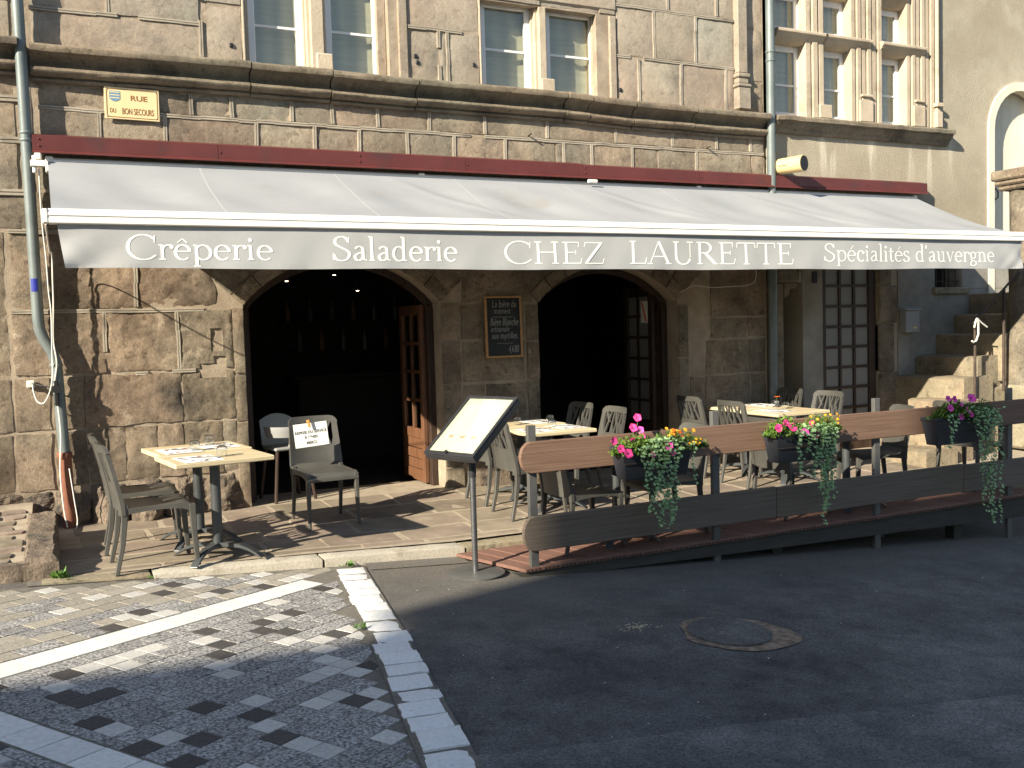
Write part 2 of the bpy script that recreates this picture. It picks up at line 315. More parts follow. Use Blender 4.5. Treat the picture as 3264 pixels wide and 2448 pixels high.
M['rustring'] = mat('rust_brown_patch', (.11, .08, .056), (.36, .265, .185), .92, 18, 6, bump=1.0, bscale=40, bdist=.015)
M['straw'] = plain('pale_seed', (.58, .50, .33), .8)
M['clip'] = plain('orange_wood_peg', (.62, .27, .07), .6)
M['grass'] = plain('weed_green', (.09, .19, .03), .6)
M['facade2'] = mat('opposite_house_render', (.42, .36, .28), (.52, .46, .37), .9, 2, 5)
M['rooftile'] = mat('grey_slate_roof', (.09, .09, .10), (.14, .14, .15), .8, 4, 5)
M['mat_white'] = plain('printed_placemat', (.74, .72, .70), .8)
M['mat_dark'] = plain('placemat_print_dark', (.12, .09, .09), .8)
M['mat_rust'] = plain('placemat_print_rust', (.38, .17, .09), .8)
M['highchair'] = plain('grey_high_chair_plastic', (.30, .30, .29), .5)
M['bulb'] = plain('lit_spot_lamp', (1.0, .80, .50), .5, emit=10)
M['roomlight'] = plain('dim_bar_display', (.07, .08, .08), .3)
M['fanleaf'] = plain('straw_brown', (.2, .12, .06), .8)

def fabric_mat():
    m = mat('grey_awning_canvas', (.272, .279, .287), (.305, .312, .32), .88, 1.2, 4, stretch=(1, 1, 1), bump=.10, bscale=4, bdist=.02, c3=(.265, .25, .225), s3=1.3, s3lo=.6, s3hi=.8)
    return m
M['fabric'] = fabric_mat()
M['valance'] = mat('valance_canvas_lit_tone', (.365, .365, .36), (.40, .40, .393), .88, 1.6, 5, bump=.08, bscale=5, bdist=.02, c3=(.335, .33, .315), s3=2.2, s3lo=.55, s3hi=.8)  # same canvas as the top, light painted in: paler here to even the lighting
M['seam'] = plain('stitched_canvas_seam', (.375, .377, .378), .85)
def wood_board_mat(name, d, l, seed):
    m = bpy.data.materials.new(name); m.use_nodes = True; N = m.node_tree.nodes; L = m.node_tree.links; b = N['Principled BSDF']
    g = N.new('ShaderNodeNewGeometry'); mp = N.new('ShaderNodeMapping'); mp.inputs['Scale'].default_value = (.55, 6, 26); mp.inputs['Location'].default_value = (seed, 0, seed*2.3)
    L.new(g.outputs['Position'], mp.inputs[0])
    w = N.new('ShaderNodeTexWave'); w.wave_type = 'BANDS'; w.bands_direction = 'Z'; w.inputs['Scale'].default_value = 1.6; w.inputs['Distortion'].default_value = 9; w.inputs['Detail'].default_value = 4; w.inputs['Detail Scale'].default_value = .7
    L.new(mp.outputs[0], w.inputs[0])
    n = N.new('ShaderNodeTexNoise'); n.inputs['Scale'].default_value = 3; n.inputs['Detail'].default_value = 6; L.new(mp.outputs[0], n.inputs[0])
    r = N.new('ShaderNodeValToRGB'); r.color_ramp.elements[0].color = (*d, 1); r.color_ramp.elements[1].color = (*l, 1); r.color_ramp.elements[0].position = .3; r.color_ramp.elements[1].position = .72
    mx = N.new('ShaderNodeMix'); mx.data_type = 'FLOAT'; mx.inputs[0].default_value = .72; L.new(w.outputs[1], mx.inputs[2]); L.new(n.outputs[0], mx.inputs[3]); L.new(mx.outputs[0], r.inputs[0])
    L.new(r.outputs[0], b.inputs['Base Color']); b.inputs['Roughness'].default_value = .75
    bp = N.new('ShaderNodeBump'); bp.inputs['Strength'].default_value = .2; bp.inputs['Distance'].default_value = .003; L.new(mx.outputs[0], bp.inputs['Height']); L.new(bp.outputs[0], b.inputs['Normal'])
    return m
M['board'] = wood_board_mat('brown_stained_board', (.10, .056, .036), (.25, .150, .098), 0.0)
M['board2'] = wood_board_mat('weathered_dark_board', (.088, .066, .048), (.215, .165, .122), 3.7)
M['tabletop'] = wood_board_mat('pale_wood_laminate', (.46, .36, .20), (.66, .55, .36), 8.1)
def pane_mat():
    m = bpy.data.materials.new('window_pane'); m.use_nodes = True; N = m.node_tree.nodes; L = m.node_tree.links
    out = N['Material Output']; N.remove(N['Principled BSDF'])
    t = N.new('ShaderNodeBsdfTransparent'); t.inputs[0].default_value = (.86, .87, .83, 1)
    g = N.new('ShaderNodeBsdfGlossy'); g.inputs[0].default_value = (.9, .95, 1, 1); g.inputs['Roughness'].default_value = .03
    lw = N.new('ShaderNodeLayerWeight'); lw.inputs[0].default_value = .5
    pw = N.new('ShaderNodeMath'); pw.operation = 'POWER'; pw.inputs[1].default_value = 3.5; L.new(lw.outputs['Facing'], pw.inputs[0])
    f = N.new('ShaderNodeMath'); f.operation = 'MULTIPLY_ADD'; f.inputs[1].default_value = .85; f.inputs[2].default_value = .06; L.new(pw.outputs[0], f.inputs[0])
    mx = N.new('ShaderNodeMixShader'); L.new(f.outputs[0], mx.inputs[0]); L.new(t.outputs[0], mx.inputs[1]); L.new(g.outputs[0], mx.inputs[2]); L.new(mx.outputs[0], out.inputs[0])
    return m
M['pane'] = pane_mat()

# ------------------------------------------------------------------ stroke lettering
def arc(cx, cy, rx, ry, a0, a1, n=14): return [(cx+rx*math.cos(R(a0+(a1-a0)*i/n)), cy+ry*math.sin(R(a0+(a1-a0)*i/n))) for i in range(n+1)]
def spl(pts, n=6):
    P = [pts[0]]+list(pts)+[pts[-1]]; out = []
    for i in range(1, len(P)-2):
        for k in range(n):
            t = k/n; a, b, c, d = P[i-1], P[i], P[i+1], P[i+2]
            out.append(tuple(.5*((2*b[q])+(-a[q]+c[q])*t+(2*a[q]-5*b[q]+4*c[q]-d[q])*t*t+(-a[q]+3*b[q]-3*c[q]+d[q])*t**3) for q in (0, 1)))
    return out+[pts[-1]]
def sf(x, y, w=.11): return ('s', [(x-w, y), (x+w, y)])
S_ = spl([(.56, .80), (.46, .96), (.30, 1.0), (.13, .90), (.12, .70), (.30, .55), (.50, .42), (.58, .25), (.48, .05), (.30, -.01), (.12, .06), (.05, .24)])
X = .60
G = {
 'C': (.86, [('a', arc(.47, .5, .43, .515, 42, 318)), ('s', [(.80, .99), (.79, .70)]), ('s', [(.82, .2), (.80, .13)])]),
 'S': (.68, [('a', S_), ('s', [(.58, .99), (.57, .74)]), ('s', [(.04, .30), (.03, .02)])]),
 'H': (.88, [('k', [(.18, 0), (.18, 1)]), ('k', [(.70, 0), (.70, 1)]), ('t', [(.18, .52), (.70, .52)]), sf(.18, .012), sf(.18, .988), sf(.70, .012), sf(.70, .988)]),
 'E': (.70, [('k', [(.18, 0), (.18, 1)]), ('t', [(.06, .985), (.58, .985)]), ('t', [(.18, .52), (.48, .52)]), ('t', [(.06, .015), (.62, .015)]), ('s', [(.59, 1), (.57, .78)]), ('s', [(.62, 0), (.67, .26)]), ('s', [(.48, .62), (.48, .42)])]),
 'Z': (.74, [('t', [(.10, .985), (.66, .985)]), ('k', [(.62, .97), (.10, .03)]), ('t', [(.06, .015), (.66, .015)]), ('s', [(.10, 1), (.06, .78)]), ('s', [(.66, 0), (.71, .26)])]),
 'L': (.64, [('k', [(.18, 0), (.18, 1)]), sf(.18, .988), ('t', [(.06, .015), (.58, .015)]), ('s', [(.58, 0), (.63, .28)])]),
 'A': (.86, [('t', [(.10, 0), (.42, 1)]), ('k', [(.42, 1), (.76, 0)]), ('t', [(.20, .33), (.62, .33)]), sf(.10, .012, .09), sf(.76, .012)]),
 'U': (.86, [('k', [(.18, 1), (.18, .32)]), ('a', arc(.43, .32, .25, .335, 180, 345)), ('t', [(.68, .28), (.68, 1)]), sf(.18, .988), sf(.68, .988)]),
 'R': (.82, [('k', [(.18, 0), (.18, 1)]), ('a', [(.18, .985), (.36, .985)]+arc(.36, .745, .22, .24, 90, -90)+[(.18, .505)]), ('k', [(.38, .5), (.72, .02)]), sf(.18, .012), ('s', [(.06, .988), (.2, .988)]), ('s', [(.68, .012), (.82, .012)])]),
 'T': (.78, [('k', [(.39, 0), (.39, 1)]), ('t', [(.06, .985), (.72, .985)]), sf(.39, .012), ('s', [(.06, 1), (.04, .76)]), ('s', [(.72, 1), (.74, .76)])]),
 'B': (.70, [('k', [(.18, 0), (.18, 1)]), ('a', [(.18, .985)]+arc(.34, .76, .2, .225, 90, -90)+[(.18, .53)]), ('a', [(.18, .53)]+arc(.36, .27, .25, .26, 90, -90)+[(.18, .01)])]),
 'r': (.44, [('k', [(.14, 0), (.14, X)]), ('a', arc(.33, .40, .18, .20, 165, 62)), ('d', [(.40, .52), (.42, .53)]), sf(.14, .012, .10), ('s', [(.04, X), (.14, X)])]),
 'e': (.54, [('t', [(.10, .34), (.46, .34)]), ('a', arc(.28, .30, .21, .31, 5, 315))]),
 'p': (.62, [('k', [(.14, -.28), (.14, X)]), ('a', arc(.33, .30, .22, .31, 150, -150)), sf(.14, -.27, .10), ('s', [(.04, X), (.14, X)])]),
 'i': (.30, [('k', [(.14, 0), (.14, X)]), ('d', [(.13, .84), (.15, .84)]), sf(.14, .012, .10), ('s', [(.04, X), (.14, X)])]),
 'a': (.54, [('a', spl([(.10, .50), (.22, .60), (.34, .55), (.37, .42)])), ('k', [(.37, .45), (.37, .06)]), ('s', [(.37, .05), (.50, .02)]), ('a', spl([(.37, .36), (.2, .30), (.09, .18), (.14, .03), (.26, .02), (.37, .12)]))]),
 'l': (.30, [('k', [(.14, 0), (.14, 1.02)]), sf(.14, .012, .10), ('s', [(.03, 1.02), (.14, 1.02)])]),
 'd': (.62, [('k', [(.44, 0), (.44, 1.02)]), ('a', arc(.27, .30, .20, .31, 40, 320)), ('s', [(.33, 1.02), (.44, 1.02)]), ('s', [(.44, .012), (.56, .012)])]),
 'c': (.50, [('a', arc(.28, .30, .20, .31, 50, 315)), ('d', [(.41, .50), (.42, .50)])]),
 't': (.36, [('k', [(.15, .80), (.15, .08)]), ('a', spl([(.15, .08), (.21, .0), (.32, .06)])), ('t', [(.03, X-.01), (.32, X-.01)])]),
 's': (.42, [('a', [(x*.62+.02, y*.61) for x, y in S_])]),
 'u': (.62, [('k', [(.14, X), (.14, .2)]), ('a', arc(.28, .2, .14, .21, 180, 330)), ('k', [(.45, X), (.45, 0)]), ('s', [(.03, X), (.14, X)]), ('s', [(.45, .012), (.57, .012)]), ('s', [(.34, X), (.45, X)])]),
 'v': (.56, [('k', [(.10, X), (.29, 0)]), ('t', [(.29, 0), (.46, X)]), sf(.10, X-.01, .08), sf(.46, X-.01, .07)]),
 'g': (.54, [('a', arc(.25, .40, .16, .20, 0, 360, 20)), ('a', spl([(.17, .22), (.13, .12), (.24, .06), (.40, .02), (.44, -.12), (.28, -.25), (.10, -.20), (.08, -.08), (.2, .06)])), ('s', [(.38, .52), (.50, .58)])]),
 'n': (.62, [('k', [(.14, 0), (.14, X)]), ('a', arc(.30, .40, .16, .2, 165, 0)), ('k', [(.46, .42), (.46, 0)]), sf(.14, .012, .10), sf(.46, .012, .10), ('s', [(.03, X), (.14, X)])]),
 'm': (.9, [('k', [(.12, 0), (.12, X)]), ('a', arc(.27, .40, .15, .2, 165, 0)), ('k', [(.42, .42), (.42, 0)]), ('a', arc(.57, .40, .15, .2, 165, 0)), ('k', [(.72, .42), (.72, 0)])]),
 'b': (.6, [('k', [(.14, 0), (.14, 1.02)]), ('a', arc(.33, .30, .21, .31, 150, -150))]),
 'h': (.6, [('k', [(.14, 0), (.14, 1.02)]), ('a', arc(.30, .40, .16, .2, 165, 0)), ('k', [(.46, .42), (.46, 0)])]),
 'o': (.56, [('a', arc(.28, .3, .2, .31, 90, 450, 20))]),
 'x': (.54, [('t', [(.08, X), (.46, 0)]), ('t', [(.46, X), (.08, 0)])]),
 'y': (.54, [('t', [(.08, X), (.28, .05)]), ('t', [(.48, X), (.16, -.28)])]),
 '4': (.56, [('t', [(.40, 0), (.40, .95), (.08, .3), (.52, .3)])]),
 '8': (.54, [('a', arc(.27, .74, .16, .22, 90, 450, 18)), ('a', arc(.27, .27, .2, .25, 90, 450, 18))]),
 '0': (.54, [('a', arc(.27, .48, .2, .47, 90, 450, 20))]),
 '€': (.54, [('a', arc(.30, .5, .22, .4, 50, 310)), ('t', [(.02, .58), (.38, .58)]), ('t', [(.02, .42), (.36, .42)])]),
 ',': (.24, [('t', [(.12, .06), (.08, -.12)])]), '.': (.24, [('d', [(.11, .03), (.13, .03)])]), ':': (.3, [('d', [(.14, .1), (.16, .1)]), ('d', [(.14, .45), (.16, .45)])]),
 '\'': (.2, [('k', [(.11, 1.0), (.07, .78)])]), ' ': (.34, []), '~': (2.0, [('t', [(i*.12, .06*math.sin(i*1.3)) for i in range(17)])]),
}
def accent(b, kind):
    w, st = G[b]; st = list(st)
    if kind == '^': st += [('t', [(.14, .70), (.28, .86)]), ('t', [(.28, .86), (.42, .70)])]
    if kind == '/': st += [('t', [(.24, .70), (.40, .90)])]
    if kind == '\\': st += [('t', [(.16, .90), (.32, .70)])]
    return (w, st)
G['ê'] = accent('e', '^'); G['é'] = accent('e', '/'); G['è'] = accent('e', '\\')
def lettering(name, text, x0, x1, base, height, yfn, m, parent, thick=.135, thin=.05, mono=None, slant=0, frame=None):
    """serif (or single-line) lettering as ribbons; x0..x1 is the finished width; yfn(x,z) gives the surface depth"""
    total = sum(G[c][0] for c in text); sx = (x1-x0)/total; mb = MB(); cx = 0; lift = 0
    for ch in text:
        w, st = G[ch]
        for kind, pts in st:
            if mono and kind == 's': continue
            P = [Vector((x0+(cx+a+slant*b)*sx, base+b*height)) for a, b in pts]; lift += 1
            if kind == 'd':
                c = (P[0]+P[1])/2; r = height*(.085 if not mono else mono*.6); off = .0012+(lift % 7)*.0001
                ring = [(c.x+r*math.cos(a*math.pi/5), c.y+r*math.sin(a*math.pi/5)) for a in range(10)]
                mb.add([(a, yfn(a, b)-off, b) for a, b in ring], [tuple(range(10))]); continue
            L, Rr = [], []
            for i, p in enumerate(P):
                d = (P[min(i+1, len(P)-1)]-P[max(i-1, 0)]); d = d.normalized() if d.length else Vector((1, 0)); nn = Vector((-d.y, d.x))
                if mono: wd = mono*height
                elif kind == 'k': wd = thick*height
                elif kind in 'ts': wd = thin*height
                else: wd = height*(thin+(thick*1.05-thin)*abs(d.y)**1.6)
                L.append(p+nn*wd/2); Rr.append(p-nn*wd/2)
            off = .0012+(lift % 7)*.0001; n = len(P)
            mb.add([(q.x, yfn(q.x, q.y)-off, q.y) for q in L+Rr], [(i, i+1, n+i+1, n+i) for i in range(n-1)])
        cx += w
    return mb.build(name, m, parent)
def sans(name, text, size, m, parent, loc, rot, align='CENTER', bold=0.0, sx=1.0):
    c = bpy.data.curves.new(name, 'FONT'); c.body = text; c.size = size; c.align_x = align; c.offset = bold; c.fill_mode = 'FRONT'
    t = bpy.data.objects.new(name, c); col.objects.link(t)
    dg = bpy.context.evaluated_depsgraph_get(); me = bpy.data.meshes.new_from_object(t.evaluated_get(dg)); bpy.data.objects.remove(t)
    me.materials.clear(); me.materials.append(m)
    o = bpy.data.objects.new(name, me); link(o, parent); o.location = loc; o.rotation_euler = rot; o.scale = (sx, 1, 1)
    return o

# ================================================================== GROUND
def road_z(x): return 0.097 - 0.0665*x
def terr_z(x, y):
    pts = ((-3, .13), (.5, .10), (1.7, .055), (2.75, .005), (4, .0), (20, .0))
    def ip(x, P):
        for (a, u), (b, v) in zip(P, P[1:]):
            if x <= b: return u+(v-u)*max(0, (x-a))/(b-a)
        return P[-1][1]
    f = ip(x, pts); b = ip(x, ((-3, .12), (3.3, .10), (4.4, .045), (20, .03)))
    t = min(1, max(0, (y-6.8)/2.1)); return f+(b-f)*t
mb = MB(); mb.grid(lambda u, v: (-60+120*u, -40+120*v, road_z(-60+120*u)), 24, 24)
tag(mb.build('road', M['asphalt']), kind='structure')
# older asphalt beyond the resurfacing seam, nearest the camera
E1 = Vector((math.cos(R(35.2)), math.sin(R(35.2)), 0)); E2 = Vector((-math.sin(R(35.2)), math.cos(R(35.2)), 0))
seam = [(1.30, 3.42), (1.6, 3.37), (1.946, 3.337), (2.5, 3.29), (3.1, 3.215), (3.7, 3.145), (4.197, 3.091), (5.5, 2.95), (9, 2.6)]
sm = []
for (a, b), (c, d) in zip(seam, seam[1:]):
    k = max(2, int((c-a)/.07))
    for i in range(k): sm.append((a+(c-a)*i/k, b+(d-b)*i/k+random.uniform(-.011, .011)))
mb = MB(); n = len(sm)
mb.add([(x, y, road_z(x)+.007) for x, y in sm]+[(x-.15, -3.0, road_z(x-.15)+.007) for x, y in sm], [(i, i+1, n+i+1, n+i) for i in range(n-1)])
tag(mb.build('asphalt_patch', M['asphalt2']), kind='structure')

# pavers: a structure bed with each paver a piece
bed = MB(); bed.add([(-3.5, 1.2, road_z(-3.5)+.004), (1.05, 1.2, road_z(1.05)+.004), (1.60, 4.9, road_z(1.6)+.004), (1.86, 6.80, road_z(1.86)+.004), (-3.5, 6.80, road_z(-3.5)+.004)], [(0, 1, 2, 3, 4)])
pave = tag(bed.build('paved_square', M['joint']), kind='structure')
def sett_left(y): return 1.735-(6.71-y)*.157 if y > 4.9 else 1.447-(4.9-y)*.170
cand = []
def paver_quads():
    P = .1235
    # strips of larger white slabs
    for k in range(-3, 11): cand.append((2.822+(k-1)*.2085, 2.822+k*.2085, 4.262, 4.458, 'whitestone'))
    for k in range(-9, 8):
        v0 = 4.25-(k+1)*.2085
        if k >= 0 or True: cand.append((2.20, 2.385, 4.25-(k+1)*.2085 if k >= 0 else 4.468-k*.2085-.2085, 4.25-k*.2085 if k >= 0 else 4.468-k*.2085, 'whitestone'))
    rnd = random.Random(11)
    row = 0
    def rows(v0, v1):
        n = int(round((v1-v0)/P)); return [(v0+(v1-v0)*i/n, v0+(v1-v0)*(i+1)/n) for i in range(n)]
    for (va, vb) in ((1.2, 4.25), (4.47, 7.6)):
        for (r0, r1) in rows(va, vb):
            row += 1
            for (ua, ub) in ((-2.0, 2.19), (2.395, 6.2)):
                if ua < 0: u = ub; sgn = -1
                else: u = ua; sgn = 1
                u += sgn*rnd.choice((0, P/2)) if True else 0
                if sgn == 1 and u > ua: cand.append((ua, u, r0, r1, 'paver_mid'))
                if sgn == -1 and u < ub: cand.append((u, ub, r0, r1, 'paver_mid'))
                while (u < ub if sgn == 1 else u > ua):
                    q = rnd.random()
                    dark = q < .14; light = .14 <= q < .34
                    ln = P if (dark or light) else P*rnd.choice((1, 1.5, 1.5, 2))
                    m = 'paver_dark' if dark else ('paver_light' if light else 'paver_mid')
                    if va > 4.3 and m == 'paver_mid' and rnd.random() < .62: m = 'paver_beige'
                    if va > 4.3 and m == 'paver_dark' and rnd.random() < .3: m = 'paver_beige'
                    a, b = (u, u+ln) if sgn == 1 else (u-ln, u)
                    cand.append((a, b, r0, r1, m)); u += sgn*ln
paver_quads()
keep = []
for (a, b, c, d, m) in cand:
    cc = E1*((a+b)/2)+E2*((c+d)/2)
    if cc.x > sett_left(cc.y)-.03 or cc.y > 6.74 or cc.x < -1.2 or cc.y < 2.9: continue
    v = Vector((cc.x, cc.y, road_z(cc.x)-CAMZ)); dz = v.dot(fwd)
    px = v.dot(cr)/dz*3050/1632; py = v.dot(cu)/dz*3050/1224
    vis = abs(px) < 1.06 and abs(py) < 1.08
    keep.append((0 if vis else 1, dz, a, b, c, d, m))
keep.sort(key=lambda t: (t[0], t[1]))
rest = MB(); rr = random.Random(5)
for i, (nv, dz, a, b, c, d, m) in enumerate(keep):
    g = .0032; h = rr.uniform(.0018, .0034)
    if m == 'whitestone': h += .0005
    ctr = E1*((a+b)/2)+E2*((c+d)/2)
    def clipx(p): return Vector((min(p.x, sett_left(p.y)-.012), min(p.y, 6.79), p.z))
    P4 = [clipx(E1*x+E2*y) for x, y in ((a+g, c+g), (b-g, c+g), (b-g, d-g), (a+g, d-g))]
    P4 = [p+Vector((rr.uniform(-.002, .002), rr.uniform(-.002, .002), 0)) for p in P4]
    cpt = sum(P4, Vector())/4; tl = [rr.uniform(-.0006, .0006) for _ in range(4)]
    top = [Vector((*(cpt+(p-cpt)*.975).xy, road_z(p.x)+.004+h+t)) for p, t in zip(P4, tl)]
    mid = [Vector((p.x, p.y, road_z(p.x)+.004+h-.0012+t)) for p, t in zip(P4, tl)]
    bot = [Vector((p.x, p.y, road_z(p.x)+.002)) for p in P4]
    fs = [(0, 1, 2, 3)]+[(k, 4+k, 4+(k+1) % 4, (k+1) % 4) for k in range(4)]+[(4+k, 8+k, 8+(k+1) % 4, 4+(k+1) % 4) for k in range(4)]
    if i < 298: MB().add(top+mid+bot, fs).build('paver' if m != 'whitestone' else 'white_slab', M[m], pave)
    else: rest.add(top+mid+bot, fs)
if rest.v: tag(rest.build('paver_field', M['paver_mid'], pave), kind='stuff')

# row of white granite setts
settrow = MB(); settrow.add([(1.71, 6.79, road_z(1.71)+.008), (1.955, 6.72, road_z(1.955)+.008), (1.675, 4.9, road_z(1.7)+.008), (1.46, 4.9, road_z(1.46)+.008)], [(0, 1, 2, 3)])
settrow.add([(1.44, 4.9, road_z(1.44)+.009), (1.665, 4.9, road_z(1.665)+.009), (1.04, 1.2, road_z(1.04)+.009), (.80, 1.2, road_z(.8)+.009)], [(0, 1, 2, 3)])
setts = tag(settrow.build('sett_row', M['joint']), kind='structure')
rs = random.Random(3); y = 6.70
while y > 2.6:
    ln = rs.uniform(.17, .23) if y > 4.95 else rs.uniform(.15, .215)
    y1 = y-ln
    if y > 4.92 and y1 < 4.95: y1 = 4.90
    jit = rs.uniform(-.012, .010); w = .205+rs.uniform(-.010, .010)
    nx, ny = 4, 4; hh = .016+rs.uniform(-.002, .003) if y > 4.95 else .019+rs.uniform(-.004, .006)
    sd = rs.random()*50; xl = lambda yy: sett_left(yy)+.004
    if 4.95 < y < 5.15: jit += .03
    def fn(u, v, y=y, y1=y1, jit=jit, w=w, hh=hh, sd=sd):
        yy = y-(y-y1)*v; g = .0065
        yy = min(y-g, max(y1+g, yy)); x = xl(yy)+jit+w*u
        e = min(u, 1-u, v, 1-v); drop = .008 if e < .01 else 0
        nz = noise.noise(Vector((x*14+sd, yy*14, sd)))
        jx = .007*noise.noise(Vector((yy*20, sd, u))) if e < .01 else 0
        return (x+jx+(.5-u)*.008*(e < .01), yy+.007*noise.noise(Vector((x*20, sd, 3)))*(e < .01), road_z(x)+hh+.004*nz-drop)
    MB().grid(fn, nx, ny, (0, 0, -.045)).build('sett', M['sett'], setts, smooth=True)
    y = y1

# ------------------------------------------------------------------ terrace with flagstones, kerb
tb = MB(); tb.grid(lambda u, v: (-1.5+12*u, 6.98+2.6*v, terr_z(-1.5+12*u, 6.98+2.6*v)), 48, 8)
terrace = tag(tb.build('terrace', M['flagmortar']), kind='structure')
rf = random.Random(21)
ys = [7.02, 7.13, 7.50, 7.95, 8.42, 8.93]
for a, b in zip(ys, ys[1:]):
    x = -.02+rf.uniform(-.2, .1)
    while x < 8.55:
        ln = rf.uniform(.42, .75) if b-a > .2 else rf.uniform(.5, .9); x1 = x+ln; g = .017
        sk = [rf.uniform(-.035, .035) for _ in range(4)]; yj = [rf.uniform(-.02, .02) for _ in range(4)]
        cs = [(x+g+sk[0], a+g+yj[0]*.6), (x1-g+sk[1], a+g+yj[1]*.6), (x1-g+sk[1]*.4, b-g+yj[2]*.6), (x+g+sk[0]*.4, b-g+yj[3]*.6)]
        pts = []
        for (p, q) in zip(cs, cs[1:]+cs[:1]):
            for k in range(3):
                t = k/3; pts.append((p[0]+(q[0]-p[0])*t+rf.uniform(-.006, .006), p[1]+(q[1]-p[1])*t+rf.uniform(-.006, .006)))
        n = len(pts); h = rf.uniform(.002, .0045); cx_ = sum(p[0] for p in pts)/n; cy_ = sum(p[1] for p in pts)/n
        vs_ = [(cx_+(p[0]-cx_)*.985, cy_+(p[1]-cy_)*.975, terr_z(*p)+h) for p in pts]+[(p[0], p[1], terr_z(*p)-.01) for p in pts]
        MB().add(vs_, [tuple(range(n))]+[(i, n+i, n+(i+1) % n, (i+1) % n) for i in range(n)]).build('flagstone', M['flag'], terrace)
        x = x1
kerb = MB(); kerb.grid(lambda u, v: (-.25+3.0*u, 6.83+.16*v, road_z(-.25+3.0*u)+.006), 6, 1)
kerbo = tag(kerb.build('kerb', M['joint']), kind='structure')
def kerb_stone(x0, x1, y0, y1, m, wob=.006, sd=0, hx=0):
    def fn(u, v):
        x = x0+(x1-x0)*u; yy = y0+(y1-y0)*v; e = min(v, 1-v, u, 1-u)
        return (x, yy+wob*noise.noise(Vector((x*6, sd, v))), max(terr_z(x, 6.8), road_z(x)+.03)+.006+hx-(.012 if e < .01 else 0)+.004*noise.noise(Vector((x*9, yy*9, sd))))
    MB().grid(fn, max(3, int((x1-x0)/.06)), 4, (0, 0, -.14)).build('kerb_stone', m, kerbo, smooth=True)
kerb_stone(.52, 1.665, 6.80, 6.995, M['kerb'], sd=1); kerb_stone(1.685, 2.78, 6.80, 6.995, M['kerb'], sd=2)
for k in range(6): kerb_stone(2.80+.96*k, 3.745+.96*k, 6.80, 6.995, M['stair'], wob=.012, sd=5+k, hx=-.006)
kerb_stone(-.16, .50, 6.84, 6.99, M['stair'], wob=.02, sd=3, hx=-.008)
# yellow paint remnants on the old kerb
# concrete channel at the kerb foot
ch = MB(); ch.grid(lambda u, v: (1.97+.78*u, 6.62+.17*v, road_z(1.97+.78*u)+.006+.012*v), 6, 2)
tag(ch.build('gutter_channel', M['asphalt2']), kind='structure')

# ------------------------------------------------------------------ worn manhole patch
mh = MB(); nseg = 48
CTR = Vector((3.50, 4.41)); 
def ring_pt(a, f):
    # elongated, ragged ring in road coordinates
    ax = Vector((.77, -.62)); ay = Vector((.62, .77))
    ra = .345+.03*math.sin(3*a+1)+.02*noise.noise(Vector((math.cos(a)*2, math.sin(a)*2, 1))); rb = .345
    if f == 0: ra, rb = .245, .285
    jitter = .014*noise.noise(Vector((math.cos(a)*6, math.sin(a)*6, f*4)))
    sh = Vector((0, 0)) if f else Vector((-.03, .035))
    p = CTR+sh+ax*(ra+jitter)*math.cos(a)+ay*(rb+jitter)*.98*math.sin(a)
    return p
vs_ = []
for f in (0, 1):
    for k in range(nseg):
        p = ring_pt(2*math.pi*k/nseg, f); vs_.append((p.x, p.y, road_z(p.x)+.005-(.0 if f else .0)))
mh.add(vs_, [(k, (k+1) % nseg, nseg+(k+1) % nseg, nseg+k) for k in range(nseg)])
tag(mh.build('manhole_surround', M['rustring']), 'rust brown ragged ring of broken tarmac around the manhole in the road', 'manhole')
lid = MB(); pts = [ring_pt(2*math.pi*k/nseg, 0) for k in range(nseg)]
lid.add([(p.x, p.y, road_z(p.x)+.016) for p in pts]+[(p.x, p.y, road_z(p.x)) for p in pts], [tuple(range(nseg))]+[(i, nseg+i, nseg+(i+1) % nseg, (i+1) % nseg) for i in range(nseg)])
tag(lid.build('manhole_cover', M['asphalt'], None), 'tarmac filled oval manhole cover in the dark road', 'manhole')
# spilled seeds and scattered litter
sd_ = MB(); rs = random.Random(9)
for k in range(70):
    x = 3.02+rs.gauss(0, .055)-.0; y = 4.72+rs.gauss(0, .035); a = rs.uniform(0, 3.1); s = rs.uniform(.006, .014)
    dx, dy = math.cos(a)*s, math.sin(a)*s
    sd_.add([(x-dx, y-dy, road_z(x)+.005), (x+dy*.35, y-dx*.35, road_z(x)+.009), (x+dx, y+dy, road_z(x)+.005), (x-dy*.35, y+dx*.35, road_z(x)+.009)], [(0, 1, 2, 3)])
tag(sd_.build('spilled_seed', M['straw']), 'small spill of pale seeds on the tarmac beside the manhole', 'seeds', kind='stuff')
sd_ = MB()
for k in range(130):
    x = rs.uniform(1.7, 9); y = rs.uniform(2.8, 6.0); a = rs.uniform(0, 3.1); s = rs.uniform(.003, .010)*(1.5 if rs.random() < .12 else 1)
    dx, dy = math.cos(a)*s, math.sin(a)*s
    sd_.add([(x-dx, y-dy, road_z(x)+.010), (x+dy*.5, y-dx*.5, road_z(x)+.012), (x+dx, y+dy, road_z(x)+.010), (x-dy*.5, y+dx*.5, road_z(x)+.012)], [(0, 1, 2, 3)])
tag(sd_.build('litter', M['paver_light']), 'tiny pale crumbs and paper bits scattered over the road', 'litter', kind='stuff')

